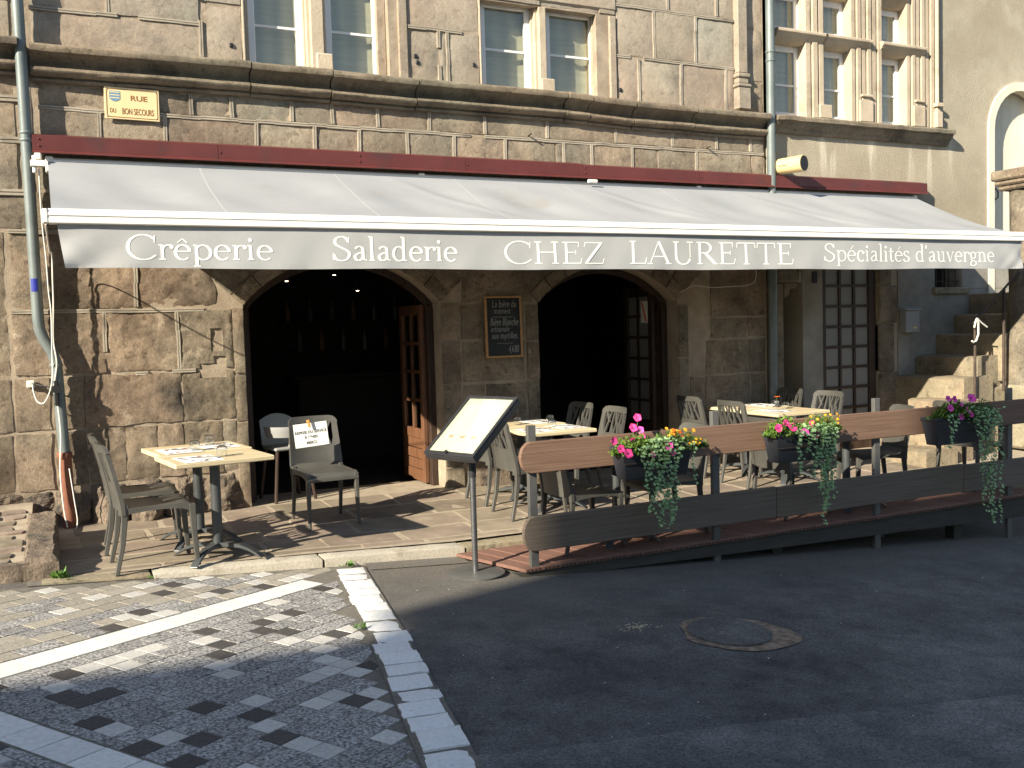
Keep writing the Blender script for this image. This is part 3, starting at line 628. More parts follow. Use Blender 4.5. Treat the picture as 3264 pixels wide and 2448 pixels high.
# ------------------------------------------------------------------ deck along the road
deck = thing('timber_deck', 'reddish brown composite plank deck between the terrace kerb and the fence', 'deck', (2.75, 6.1, 0))
def dp(o): o.location = (o.location.x-2.75, o.location.y-6.1, o.location.z); return o
x = 2.70; k = 0
while x < 8.3:
    x1 = x+.142; yb, yf = 6.785, 6.065-random.uniform(0, .012)
    sh = .24
    p = [(x+.003, yb), (x1-.003, yb), (x1-.003+sh, yf), (x+.003+sh, yf)]
    z1 = -.036+random.uniform(-.002, .002)
    pl = MB().prism(p, z1-.024, z1, 'z').build('deck_plank', M['deck'], deck, bevel=.002); dp(pl)
    e = MB()
    for q in range(4):
        a = x+.014+sh+q*.031; e.box(a, a+.02, yf-.0012, yf+.004, z1-.019, z1-.006)
    c = e.build('plank_cell', M['cellend'], pl)
    x = x1; k += 1
sk = MB(); sk.prism([(2.86, -.062), (8.6, -.062), (8.6, -.26), (6.4, -.205), (4.65, -.165), (2.98, -.125)], 6.085, 6.115)
dp(sk.build('deck_skirt', M['deckdark'], deck))
for xx in (3.6, 5.2, 6.9, 8.2): dp(bx('deck_joist', M['deckdark'], xx, xx+.07, 6.14, 6.66, -.16, -.064, deck))
for xx in (5.2, 7.35): dp(bx('deck_bearer', M['deckdark'], xx+.1, xx+.2, 6.2, 6.3, road_z(xx)-.02, -.162, deck))

# ================================================================== STONE BUILDING
WY = 8.95
bld = thing('stone_building', 'old brown volcanic stone building with arched openings behind the awning', 'building', (0, WY, 0))
def bp_(o): o.location = (o.location.x, o.location.y-WY, o.location.z); return o
def wall_holes(mb, x0, x1, z0, z1, holes, y0, y1):
    xs = sorted({x0, x1, *[h[0] for h in holes], *[h[1] for h in holes]}); zs = sorted({z0, z1, *[h[2] for h in holes], *[h[3] for h in holes]})
    xs = [x for x in xs if x0 <= x <= x1]; zs = [z for z in zs if z0 <= z <= z1]
    for a, b in zip(xs, xs[1:]):
        run = None
        for c, d in zip(zs, zs[1:]):
            hole = any(h[0] <= (a+b)/2 <= h[1] and h[2] <= (c+d)/2 <= h[3] for h in holes)
            if not hole: run = (run[0], d) if run else (c, d)
            if hole and run: mb.box(a, b, y0, y1, *run); run = None
        if run: mb.box(a, b, y0, y1, *run)
AR1 = (2.525, 1.134, 1.27, 1.56, 3.49, 1.96); AR2 = (5.465, 1.13, 1.20, 4.58, 6.35, 1.94)
core = MB(); wall_holes(core, -2.6, 7.62, -.6, 7.6, [(1.56, 3.49, -.6, 2.45), (4.58, 6.35, -.6, 2.45), (1.67, 3.05, 4.1, 5.75), (4.01, 5.37, 4.1, 4.99)], WY+.014, WY+.47)
for (cx, cz, rad, xa, xb, zs) in (AR1, AR2):
    n = 24; top = []
    for i in range(n+1):
        x = xa+(xb-xa)*i/n; top.append((x, cz+math.sqrt(max(0, rad*rad-(x-cx)**2))))
    for (x, z), (x2, z2) in zip(top, top[1:]): core.prism([(x, z), (x2, z2), (x2, 2.45), (x, 2.45)], WY+.022, WY+.47)
bp_(core.build('wall_core', M['mortar'], bld))
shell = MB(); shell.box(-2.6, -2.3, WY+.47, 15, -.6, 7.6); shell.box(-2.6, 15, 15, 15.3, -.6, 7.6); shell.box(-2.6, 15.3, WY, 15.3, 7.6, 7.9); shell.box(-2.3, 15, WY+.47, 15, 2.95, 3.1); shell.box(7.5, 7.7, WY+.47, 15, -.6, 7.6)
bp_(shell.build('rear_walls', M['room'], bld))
ribbon = MB(); rs = random.Random(17); sc = [0]
def stone(x0, x1, z0, z1, m='stone', y=WY, rough=.006, name='stone_block', poly=None, parent=bld, g=.010, depth=.05, edge=.007, jit=.006, carve=(), res=.075):
    sc[0] += 1; sd = sc[0]*1.37; w, h = x1-x0, z1-z0; nu = max(3, min(40, int(w/res))); nv = max(3, min(30, int(h/res)))
    base = y+rs.uniform(-.006, .006)
    def fn(u, v):
        x = x0+g+(w-2*g)*u; z = z0+g+(h-2*g)*v; e = min(u, 1-u, v, 1-v); b = e < .001
        d = rough*(.8*noise.noise(Vector((x*4, z*4, sd)))+.6*noise.noise(Vector((x*13, z*13, sd)))+.5*noise.noise(Vector((x*29, z*29, sd))))
        jx = jit*(noise.noise(Vector((z*9, sd, 1.5+9*u)))+.7*noise.noise(Vector((z*31, sd, 4.5+9*u)))) if u in (0, 1) else 0; jz = jit*(noise.noise(Vector((x*9, sd, 9.5+9*v)))+.7*noise.noise(Vector((x*31, sd, 2.5+9*v)))) if v in (0, 1) else 0
        if poly: x, z = poly(u, v)
        for (ca, cb_, cc, cd) in carve:
            if ca < x < cb_ and cc < z < cd: d += .075; b = False
        return (x+jx, base+d+(edge+.5*rough*abs(noise.noise(Vector((x*21, z*21, sd)))) if b else 0), z+jz)
    return bp_(MB().grid(fn, nu, nv, (0, depth, 0)).build(name, M[m], parent, smooth=True))
def rib(x0, x1, z0, z1, y=WY, w=.032, pr=.005):
    """a raised mortar ribbon with a grooved middle; slightly uneven"""
    L = math.hypot(x1-x0, z1-z0); n = max(1, int(L/.16))
    dx, dz = (x1-x0)/L, (z1-z0)/L; nx, nz = -dz, dx
    prev = None
    for i in range(n):
        a, b = L*i/n, L*(i+1)/n
        if rs.random() < .09: continue
        o1 = rs.uniform(-.004, .004)
        for s in (-1, 1):
            c0, c1 = s*w*.5+o1, s*w*.08+o1
            q = [(x0+dx*a+nx*c0, z0+dz*a+nz*c0), (x0+dx*b+nx*c0, z0+dz*b+nz*c0), (x0+dx*b+nx*c1, z0+dz*b+nz*c1), (x0+dx*a+nx*c1, z0+dz*a+nz*c1)]
            pp = pr*rs.uniform(.7, 1.1)
            ribbon.prism(q, y-pp, y+.03)
def course(z0, z1, xs, m, ribbons=True, top=True, **k):
    for a, b in zip(xs, xs[1:]):
        if b-a > .03: stone(a, b, z0, z1, m, **k)
    if ribbons:
        for x in xs[1:-1]: rib(x, x+rs.uniform(-.006, .006), z0+.01, z1-.01)
        if top: rib(xs[0], xs[-1], z1, z1+rs.uniform(-.006, .006))
# upper storey
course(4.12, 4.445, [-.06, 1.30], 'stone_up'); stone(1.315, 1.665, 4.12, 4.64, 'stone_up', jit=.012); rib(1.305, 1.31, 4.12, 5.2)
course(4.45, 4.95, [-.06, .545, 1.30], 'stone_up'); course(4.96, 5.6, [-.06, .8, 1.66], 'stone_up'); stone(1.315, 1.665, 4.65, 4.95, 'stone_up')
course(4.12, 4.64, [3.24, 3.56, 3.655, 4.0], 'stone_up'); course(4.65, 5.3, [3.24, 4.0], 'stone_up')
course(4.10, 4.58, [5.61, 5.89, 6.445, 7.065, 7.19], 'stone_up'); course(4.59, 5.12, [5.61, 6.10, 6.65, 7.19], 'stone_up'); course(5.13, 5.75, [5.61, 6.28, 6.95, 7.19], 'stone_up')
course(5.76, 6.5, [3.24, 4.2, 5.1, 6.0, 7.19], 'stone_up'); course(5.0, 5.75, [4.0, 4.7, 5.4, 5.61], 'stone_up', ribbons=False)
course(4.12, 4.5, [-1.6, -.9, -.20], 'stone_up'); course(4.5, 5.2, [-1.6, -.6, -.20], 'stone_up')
# courses just under the cornice
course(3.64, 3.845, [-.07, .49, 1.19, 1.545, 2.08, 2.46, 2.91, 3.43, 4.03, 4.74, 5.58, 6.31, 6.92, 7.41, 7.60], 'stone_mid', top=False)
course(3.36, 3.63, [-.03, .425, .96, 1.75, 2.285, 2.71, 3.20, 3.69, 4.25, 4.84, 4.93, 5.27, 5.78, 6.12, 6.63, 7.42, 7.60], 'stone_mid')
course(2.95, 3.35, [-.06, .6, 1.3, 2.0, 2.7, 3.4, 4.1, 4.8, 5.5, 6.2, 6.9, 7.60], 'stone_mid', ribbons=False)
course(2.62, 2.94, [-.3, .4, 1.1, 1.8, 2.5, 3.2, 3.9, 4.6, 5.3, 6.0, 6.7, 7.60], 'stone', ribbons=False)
# quoins left of the downpipe, with wide pale joints
zq = 2.62
for hgt in (.30, .42, .33, .44):
    stone(-.62, -.20, zq, zq+hgt, 'stone_mid'); stone(-1.6, -.64, zq, zq+hgt, 'stone_mid'); rib(-.7, -.16, zq+hgt, zq+hgt+.005, w=.05, pr=.008); zq += hgt+.005
stone(-.19, -.07, 2.6, 3.2, 'stone_mid'); stone(-.19, -.07, 3.22, 3.84, 'stone_mid')
# lower left wall
LR = dict(rough=.015, jit=.012, res=.03, edge=.004, g=.006)
CV = ((1.28, 1.35, 1.56, 1.76), (1.165, 1.37, 1.33, 1.445), (1.285, 1.37, 1.40, 1.51))
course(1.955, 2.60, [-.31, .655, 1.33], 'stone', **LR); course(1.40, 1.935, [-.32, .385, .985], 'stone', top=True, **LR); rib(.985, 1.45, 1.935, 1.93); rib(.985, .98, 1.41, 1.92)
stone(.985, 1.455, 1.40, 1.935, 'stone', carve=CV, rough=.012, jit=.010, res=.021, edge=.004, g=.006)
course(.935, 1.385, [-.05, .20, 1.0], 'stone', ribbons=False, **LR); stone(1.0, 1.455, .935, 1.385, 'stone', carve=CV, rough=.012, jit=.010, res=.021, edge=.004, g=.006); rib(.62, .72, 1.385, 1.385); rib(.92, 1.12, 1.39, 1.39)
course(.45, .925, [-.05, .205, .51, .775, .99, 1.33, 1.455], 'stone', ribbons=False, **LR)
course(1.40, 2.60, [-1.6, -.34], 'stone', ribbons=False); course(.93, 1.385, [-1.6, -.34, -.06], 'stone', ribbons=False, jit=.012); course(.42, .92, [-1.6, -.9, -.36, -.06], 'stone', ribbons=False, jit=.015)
# bulging rubble footing
for (a, b, c, d, yb) in ((.20, .52, -.02, .44, .16), (.50, .80, .02, .46, .20), (.78, 1.10, .0, .45, .17), (1.08, 1.50, .02, .44, .10), (-.08, .22, -.02, .42, .10), (-.75, -.06, .2, .42, .06), (-1.6, -.75, .2, .42, .1)):
    sd = a*9
    def fn(u, v, a=a, b=b, c=c, d=d, yb=yb, sd=sd):
        x = a+(b-a)*u; z = c+(d-c)*v; bul = math.sin(math.pi*u)**.5*math.sin(math.pi*min(1, v*.8+.2))**.6
        return (x+.015*noise.noise(Vector((z*9, sd, 2))), WY+.03-yb*bul-.045*noise.noise(Vector((x*8, z*8, sd)))-.03*noise.noise(Vector((x*19, z*19, sd))), z+.012*noise.noise(Vector((x*9, sd, 5))))
    bp_(MB().grid(fn, 14, 14, (0, .1, 0)).build('rubble_stone', M['rubble'], bld))
# pier between the arches and pier on the right
course(-.05, .52, [3.66, 4.05, 4.42], 'rubble', ribbons=False, rough=.02, jit=.02); course(.53, 1.125, [3.70, 3.95, 4.31, 4.42], 'stone', ribbons=False); course(1.14, 1.565, [3.70, 4.42], 'stone', ribbons=False)
course(1.58, 1.93, [3.70, 3.94, 4.42], 'stone', ribbons=False); stone(3.72, 4.52, 1.95, 2.60, 'stone')
course(-.05, .60, [6.50, 6.9, 7.3, 7.60], 'rubble', ribbons=False, rough=.02, jit=.02); course(.61, 1.07, [6.50, 6.71, 7.37, 7.60], 'stone', ribbons=False, jit=.014); course(1.08, 1.48, [6.72, 7.34, 7.6], 'stone', ribbons=False, jit=.014)
course(1.49, 1.73, [6.79, 7.33, 7.6], 'stone', ribbons=False, jit=.016); course(1.74, 2.60, [6.80, 7.6], 'stone', ribbons=False); 
# jamb stones and voussoirs of the arches, moulded edge proud of the wall
def jamb(x0, x1, zs, m='stone'):
    for a, b in zip(zs, zs[1:]): stone(x0, x1, a, b, m, y=WY-.012, depth=.30)
jamb(1.45, 1.565, [-.02, .9, 1.34, 1.95], 'stone'); jamb(3.485, 3.69, [-.05, .3, 1.14, 1.57, 1.95]); jamb(4.43, 4.585, [-.05, .5, 1.14, 1.54, 1.93]); jamb(6.345, 6.49, [-.05, .6, 1.29, 1.90])
for (cx, cz, rad, xa, xb, zs) in (AR1, AR2):
    a0 = math.degrees(math.atan2(zs-cz, xb-cx)); a1 = 180-a0; n = 9
    for i in range(n):
        t0, t1 = R(a0+(a1-a0)*i/n), R(a0+(a1-a0)*(i+1)/n); gg = .006
        def poly(u, v, t0=t0, t1=t1):
            t = t0+gg+(t1-t0-2*gg)*u; rr = rad+.002+.13*v; return (cx+rr*math.cos(t), cz+rr*math.sin(t))
        stone(0, .4, 0, .2, 'stone', y=WY-.012, poly=poly, name='voussoir', depth=.30, jit=.004)
        def poly2(u, v, t0=t0, t1=t1):
            t = t0+.008+(t1-t0-.016)*u; rr = rad+.145+(.30)*v; return (cx+rr*math.cos(t), min(2.60, cz+rr*math.sin(t)))
        stone(0, .4, 0, .3, 'stone', y=WY-.002, poly=poly2, name='voussoir', jit=.004)
tag(bp_(ribbon.build('ribbon_pointing', M['ribbon'], bld)), kind='stuff')
# moulded cornice, stone by stone
prof = [(0, 3.84), (-.035, 3.842), (-.042, 3.862), (-.024, 3.868), (-.03, 3.88), (-.07, 3.885), (-.097, 3.90), (-.106, 3.92), (-.096, 3.942), (-.065, 3.954), (-.040, 3.957), (-.042, 3.985), (-.055, 4.015), (-.08, 4.04), (-.12, 4.052), (-.170, 4.055), (-.178, 4.075), (-.174, 4.10), (-.15, 4.12), (.02, 4.128)]
prof_old = [(0, 3.845), (-.03, 3.85), (-.045, 3.875), (-.075, 3.885), (-.095, 3.905), (-.10, 3.93), (-.085, 3.95), (-.07, 3.955), (-.075, 3.975), (-.10, 4.01), (-.13, 4.035), (-.135, 4.05), (-.165, 4.055), (-.17, 4.095), (-.15, 4.115), (.02, 4.125)]
cxs = [-.075, 1.70, 2.44, 3.28, 4.92, 5.21, 5.76, 6.55, 7.59]
def cornice(x0, x1, dz, dy, lip=0, name='cornice_stone', tilt=0):
    n = max(3, int((x1-x0)/.09)); sd = x0*3.3
    def fn(u, v):
        k = v*(len(prof)-1); p = prof[min(len(prof)-1, int(round(k)))]; x = x0+.006+(x1-x0-.012)*u
        w = .006*noise.noise(Vector((x*7, p[1]*20, sd)))+.008*noise.noise(Vector((x*17, p[1]*9, sd)))*(1 if p[1] > 4.04 else .4)
        return (x, WY+dy+p[0]+w-(.001 if p[0] else 0), p[1]+dz+tilt*(u-.5)+.004*noise.noise(Vector((x*9, sd, p[1]*5))))
    mbb = MB(); mbb.grid(fn, n, len(prof)-1)
    for xe in (0, 1): mbb.add([fn(xe, j/(len(prof)-1)) for j in range(len(prof))], [tuple(range(len(prof)))])
    bp_(mbb.build(name, M['cornice'], bld, smooth=True))
offs = [(.0, 0, .01), (.0, .004, .0), (-.012, 0, -.01), (-.012, .003, .0), (-.02, -.004, -.01), (-.035, .004, -.02), (-.045, 0, .0), (-.05, .003, .0)]
for (a, b), (dz, dy, t) in zip(zip(cxs, cxs[1:]), offs): cornice(a, b, dz, dy, tilt=t)
cornice(-1.6, -.15, .03, .0)
# pilaster by the right downpipe
pil = MB()
for (x0, x1, z0, z1, pr) in ((7.20, 7.34, 4.52, 6.4, .06), (7.18, 7.36, 4.47, 4.52, .08), (7.195, 7.345, 4.40, 4.47, .065), (7.17, 7.37, 4.36, 4.40, .09), (7.185, 7.365, 4.11, 4.36, .08)): pil.box(x0, x1, WY-pr, WY+.03, z0, z1)
bp_(pil.build('pilaster', M['stone_up'], bld, bevel=.012))
course(4.10, 4.45, [7.38, 7.60], 'stone_mid', ribbons=False); course(4.46, 5.05, [7.36, 7.60], 'stone_up', ribbons=False); course(5.06, 5.9, [7.36, 7.60], 'stone_up', ribbons=False)
# mullioned windows of the upper storey
def casement(x0, x1, z0, z1, y, bars, parent_b, fix, curtain=True, st=.062):
    w = MB(); w.box(x0, x0+st, y, y+.05, z0, z1); w.box(x1-st, x1, y, y+.05, z0, z1); w.box(x0+st, x1-st, y+.0012, y+.0488, z0, z0+st); w.box(x0+st, x1-st, y+.0012, y+.0488, z1-st, z1)
    win = fix(w.build('window', M['whitepaint'], parent_b, bevel=.004))
    for zb in bars:
        g = MB().box(x0+st, x1-st, y+.008, y+.036, zb-.011, zb+.011).build('glazing_bar', M['whitepaint'], win)
    zz = [z0+st]+list(bars)+[z1-st]
    for a, b in zip(zz, zz[1:]): MB().box(x0+st-.004, x1-st+.004, y+.018, y+.022, a+.008, b-.008).build('pane', M['pane'], win)
    if curtain: MB().grid(lambda u, v: (x0+.02+(x1-x0-.04)*u, y+.085+.006*math.sin(u*17), z0+.02+(z1-z0-.04)*v), 20, 2).build('blind', M['curtain'], win)
    return win
def jmould(x0, x1, z0, z1, side):
    j = MB()
    for k in range(3):
        a = x0+(x1-x0)*k/3; b = x0+(x1-x0)*(k+1)/3; yy = WY+(-.012+.05*k if side == 'L' else -.012+.05*(2-k))
        j.box(a, b, yy, WY+.25, z0, z1)
    bp_(j.build('window_jamb', M['stone_up'], bld, bevel=.008))
jmould(1.665, 1.735, 4.115, 5.75, 'L'); jmould(2.955, 3.235, 4.115, 5.75, 'R'); jmould(4.00, 4.05, 4.115, 4.99, 'L'); jmould(5.36, 5.605, 4.115, 4.99, 'R')
for (a, b, zt) in ((2.24, 2.46, 5.75), (4.63, 4.81, 4.99)):
    mu = MB(); mu.box(a+.05, b-.05, WY+.0, WY+.25, 4.115, zt); mu.box(a+.02, b-.02, WY+.05, WY+.249, 4.116, zt-.001); mu.box(a, b, WY+.10, WY+.248, 4.117, zt-.002)
    bp_(mu.build('window_mullion', M['winstone'], bld, bevel=.006))
for q in ((2.33, 2.49, 4.30), (4.69, 4.85, 4.265)): bp_(bx('mullion_base', M['winstone'], q[0], q[1], WY-.012, WY+.1, 4.118, q[2], bld, bevel=.012))
casement(1.74, 2.245, 4.10, 5.74, WY+.13, (4.535, 5.0), bld, bp_); casement(2.46, 2.99, 4.10, 5.74, WY+.13, (4.55, 5.0), bld, bp_)
casement(4.06, 4.635, 4.10, 5.03, WY+.13, (4.545,), bld, bp_); casement(4.81, 5.42, 4.10, 5.03, WY+.13, (4.555,), bld, bp_)
li = MB(); li.box(4.0, 5.62, WY-.01, WY+.25, 5.04, 5.2); bp_(li.build('window_lintel', M['stone_up'], bld, bevel=.02))
for (x, z) in ((1.56, 4.29), (3.31, 4.36), (3.33, 4.30), (3.93, 4.33), (5.65, 4.22)):
    bp_(bx('wall_socket', M['black'], x-.016, x+.016, WY-.010, WY+.01, z-.02, z+.02, bld, bevel=.006))
for (x, z) in ((4.52, 3.66), (6.78, 3.655)):
    bp_(MB().tube([(x, WY+.02, z), (x, WY-.07, z+.01)], .008, 6).build('iron_hook', M['iron'], bld))

# ------------------------------------------------------------------ arches: timber frames, open leaves, dim interior
def arch_pts(A, ins, n=18):
    cx, cz, rad, xa, xb, zs = A; rad -= ins; out = []
    hw = (xb-xa)/2-ins; a0 = math.acos(min(1, hw/rad))
    return [(cx+rad*math.cos(t), cz+rad*math.sin(t)) for t in [a0+(math.pi-2*a0)*i/n for i in range(n+1)]]
for A in (AR1, AR2):
    o_, i_ = arch_pts(A, 0.004), arch_pts(A, .07); f = MB()
    for p, q, s, t in zip(o_, o_[1:], i_, i_[1:]): f.prism([p, q, t, s], WY+.22, WY+.30)
    f.box(A[3]+.004, A[3]+.07, WY+.22, WY+.30, .03, i_[-1][1]); f.box(A[4]-.07, A[4]-.004, WY+.22, WY+.30, .03, i_[0][1])
    bp_(f.build('door_frame', M['darkwood'], bld, bevel=.004))
def open_leaf(x, y0, y1, z0, z1, panel_top, rows, cols, m, glass, fix, parent_b, name='door_leaf', th=.045):
    d = MB(); st = .085
    d.box(x-th/2, x+th/2, y0, y0+st, z0, z1); d.box(x-th/2, x+th/2, y1-st, y1, z0, z1)
    for (a, b) in ((z0, z0+.12), (panel_top-.10, panel_top), (z1-.1, z1)): d.box(x-th/2+.001, x+th/2-.001, y0+st, y1-st, a, b)
    leaf = fix(d.build(name, m, parent_b, bevel=.004))
    hb = (panel_top-.10-z0-.12)/3
    for k in range(3):
        MB().box(x-th/2+.008-.006*(k % 2), x+th/2-.008, y0+st, y1-st, z0+.12+k*hb+.004, z0+.12+(k+1)*hb-.004).build('door_board', m, leaf, bevel=.006)
    dy = (y1-y0-2*st)/cols; dz = (z1-.1-panel_top)/rows
    for i in range(1, cols): MB().box(x-.018, x+.018, y0+st+i*dy-.016, y0+st+i*dy+.016, panel_top, z1-.1).build('glazing_bar', m, leaf)
    for j in range(1, rows): MB().box(x-.017, x+.017, y0+st, y1-st, panel_top+j*dz-.016, panel_top+j*dz+.016).build('glazing_bar', m, leaf)
    if glass:
        for i in range(cols):
            for j in range(rows): MB().box(x-.003, x+.003, y0+st+i*dy+.016, y0+st+(i+1)*dy-.016, panel_top+j*dz+.016, panel_top+(j+1)*dz-.016).build('pane', glass, leaf)
    return leaf
open_leaf(3.40, WY+.31, WY+.98, .11, 1.95, .66, 4, 2, M['doorwood'], M['pane'], bp_, bld)
open_leaf(1.64, WY+.31, WY+.98, .11, 1.95, .66, 4, 2, M['darkwood'], M['pane'], bp_, bld)
M['curtpane'] = plain('net_curtain_pane', (.22, .215, .20), .5)
lf2 = open_leaf(6.22, WY+.31, WY+.92, .05, 2.12, .55, 6, 2, M['darkwood'], M['curtpane'], bp_, bld)
ns = MB().box(6.175, 6.178, WY+.36, WY+.50, 1.70, 1.95).build('door_notice', M['paperw'], lf2)
nb = MB(); nb.prism([(WY+.37, 1.71), (WY+.40, 1.71), (WY+.49, 1.94), (WY+.46, 1.94)], 6.1730, 6.1745, 'x'); nb.build('red_bar', M['orange'], ns)
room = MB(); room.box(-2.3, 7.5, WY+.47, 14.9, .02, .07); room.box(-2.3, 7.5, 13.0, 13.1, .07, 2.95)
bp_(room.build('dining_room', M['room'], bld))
bar = thing('bar_counter', 'dim wooden bar counter with bottles deep inside the first arch', 'counter', (3.6, 12.2, .07))
MB().box(-.9, 1.6, -.3, .3, 0, 1.05).build('counter_body', M['room'], bar, bevel=.02); MB().box(-.95, 1.65, -.35, .35, 1.051, 1.09).build('counter_top', M['room'], bar, bevel=.01)
bs = random.Random(2)
sh = MB(); sh.box(-.9, 1.6, .5, .75, 1.35, 1.38); sh.box(-.9, 1.6, .5, .75, 1.75, 1.78); sh.build('back_shelf', M['room'], bar)
for k in range(16):
    bxx = -.8+.15*k; zz = 1.38 if k % 2 else 1.78
    MB().lathe([(.035, 0), (.035, .17), (.012, .22), (.012, .28)], 8, (bxx, .6, zz)).build('bottle', M['roomlight'] if k % 3 else M['doorwood'], bar)
for (x, y, z, cl) in ((2.46, 11.2, 2.30, 'leftmost lit spot lamp hanging inside the first arch'), (3.08, 11.4, 2.38, 'middle lit spot lamp hanging inside the first arch'), (3.42, 11.6, 2.20, 'rightmost lit spot lamp hanging inside the first arch'), (5.9, 11.3, 2.30, 'lit spot lamp hanging inside the second arch')):
    lp = thing('spot_lamp', cl, 'lamp', (x, y, z), group='lit spot lamps inside the restaurant')
    MB().lathe([(.001, 0), (.02, .004), (.03, .03)], 10).build('lamp_bulb', M['bulb'], lp); MB().lathe([(.032, .005), (.04, .03), (.02, .09), (.006, .10), (.006, 2.95-z)], 10).build('lamp_shade', M['black'], lp)
hc = thing('high_chair', 'grey plastic high chair with straps just inside the first arch', 'chair', (1.95, 9.22, .09), R(-80))
for (a, b) in ((-.2, -.2), (.2, -.2), (-.2, .2), (.2, .2)): MB().tube([(a, b, 0), (a*.7, b*.7, .52)], .018, 8).build('leg', M['darkwood'], hc, smooth=True)
MB().box(-.17, .17, -.17, .17, .50, .53).build('seat', M['highchair'], hc, bevel=.01)
MB().grid(lambda u, v: (-.17-.05*v, -.17+.34*u, .53+.30*v-.06*(2*u-1)**2*v), 10, 5, (-.015, 0, 0)).build('backrest', M['highchair'], hc, smooth=True)
MB().grid(lambda u, v: (.02+.24*math.sin(math.pi*u)*(.9+.12*v), .22*math.cos(math.pi*u)*(.9+.12*v), .64+.09*v), 14, 2, (0, 0, -.012)).build('tray', M['highchair'], hc, smooth=True)
MB().box(.10, .105, -.012, .012, .34, .62).build('strap', M['paperw'], hc)

# ================================================================== RENDERED HOUSE ON THE RIGHT
rh = thing('rendered_house', 'beige roughcast house with stone mullioned windows right of the downpipe', 'building', (7.7, WY, 0))
def rp_(o): o.location = (o.location.x-7.7, o.location.y-WY, o.location.z); return o
w = MB(); wall_holes(w, 7.66, 15, -1.5, 7.6, [(7.86, 8.15, -1.5, 2.13), (8.47, 9.39, -1.5, 2.45), (7.74, 10.02, 4.09, 5.97), (11.50, 12.62, 1.7, 4.72), (10.40, 10.89, 2.04, 2.6)], WY, WY+.47)
for i in range(12):
    a0, a1 = math.pi*i/12, math.pi*(i+1)/12; c = (12.06, 4.16)
    p = [(c[0]+.56*math.cos(a0), c[1]+.56*math.sin(a0)), (c[0]+.56*math.cos(a1), c[1]+.56*math.sin(a1))]
    w.prism([p[0], (p[0][0], 4.72), (p[1][0], 4.72), p[1]], WY, WY+.47)
rp_(w.build('wall', M['render'], rh))
rp_(bx('gable_wall', M['render'], 15, 15.3, WY, 15, -1.5, 7.6, rh)); rp_(bx('hall_back', M['room'], 7.75, 14.9, 10.6, 10.7, -1.5, 2.9, rh)); rp_(bx('hall_floor', M['room'], 7.75, 14.9, WY+.3, 10.6, -.1, .02, rh))
# stone dressings
d = MB(); d.box(7.70, 7.855, WY-.03, WY+.2, -.1, 2.13); d.box(7.70, 8.10, WY-.04, WY+.2, 2.131, 2.5); rp_(d.build('door_jamb', M['stone'], rh, bevel=.02))
rp_(MB().prism([(7.856, 2.13), (8.08, 2.13), (8.05, 2.06), (7.95, 2.05), (7.93, 1.97), (7.856, 1.95)], WY-.03, WY+.2).build('corbel', M['stone'], rh, bevel=.01))
rp_(bx('white_panel', M['plaster'], 8.151, 8.469, WY-.012, WY+.1, -.1, 2.45, rh)); rp_(bx('panel_lock', M['black'], 8.30, 8.38, WY-.03, WY-.012, 2.12, 2.26, rh, bevel=.01))
d = MB(); d.box(9.392, 9.72, WY-.03, WY+.2, -.1, .98); d.box(9.39, 9.66, WY-.028, WY+.2, .99, 1.60); d.box(9.391, 9.71, WY-.032, WY+.2, 1.61, 2.08); d.box(9.392, 9.62, WY-.025, WY+.2, 2.09, 2.6); rp_(d.build('door_jamb', M['stone'], rh, bevel=.018))
# glazed door, three by seven panes
gd = MB(); gd.box(8.472, 8.565, WY+.03, WY+.09, .02, 2.42); gd.box(9.27, 9.388, WY+.03, WY+.09, .02, 2.42); gd.box(8.565, 9.27, WY+.031, WY+.089, .02, .32); gd.box(8.565, 9.27, WY+.031, WY+.089, 2.34, 2.42)
gdo = rp_(gd.build('glazed_door', M['darkwood'], rh, bevel=.006))
for x in (8.80, 9.035): MB().box(x-.018, x+.018, WY+.035, WY+.08, .32, 2.34).build('glazing_bar', M['darkwood'], gdo)
for k in range(8):
    z = .32+.2525*k
    if k: MB().box(8.565, 9.27, WY+.037, WY+.078, z-.018, z+.018).build('glazing_bar', M['darkwood'], gdo)
    for (a, b) in ((8.565, 8.782), (8.818, 9.017), (9.053, 9.27)): MB().box(a, b, WY+.055, WY+.06, z+.018, z+.2345).build('pane', M['curtpane'], gdo)
# big mullioned window
def mull(x0, x1, z0, z1, n=4, y=WY):
    fr = MB()
    for k in range(n):
        a = x0+(x1-x0)*k/n; b = x0+(x1-x0)*(k+.72)/n; fr.box(a, b, y-.018-.012*(k % 2), y+.22, z0, z1)
    fr.box(x0+.002, x1-.002, y, y+.219, z0+.001, z1-.001)
    rp_(fr.build('window_mullion', M['winstone'], rh, bevel=.004))
mull(8.24, 8.55, 4.10, 5.97, 3); mull(8.965, 9.485, 4.10, 5.97, 6); mull(9.90, 10.40, 4.10, 5.97, 6); rp_(bx('window_jamb', M['winstone'], 7.66, 7.775, WY-.02, WY+.22, 4.10, 5.97, rh, bevel=.004))
for q in (((8.43, 8.62, .05, 4.10, 4.26),), ((9.08, 9.30, .045, 4.10, 4.36), (9.10, 9.28, .06, 4.40, 4.43), (9.13, 9.25, .035, 4.36, 4.40)), ((10.0, 10.2, .045, 4.10, 4.36), (10.02, 10.18, .06, 4.40, 4.43), (10.05, 10.15, .035, 4.36, 4.40)), ((10.36, 10.46, .09, 4.10, 4.30), (10.35, 10.47, .10, 4.36, 4.41), (10.38, 10.44, .07, 4.30, 4.36))):
    b_ = MB(); [b_.box(x0, x1, WY-p_, WY+.02, z0, z1) for x0, x1, p_, z0, z1 in q]; rp_(b_.build('mullion_base', M['winstone'], rh, bevel=.006))
rp_(MB().tube([(10.40, WY-.05, 4.41), (10.40, WY-.05, 5.97)], .025, 8).build('colonnette', M['winstone'], rh, smooth=True))
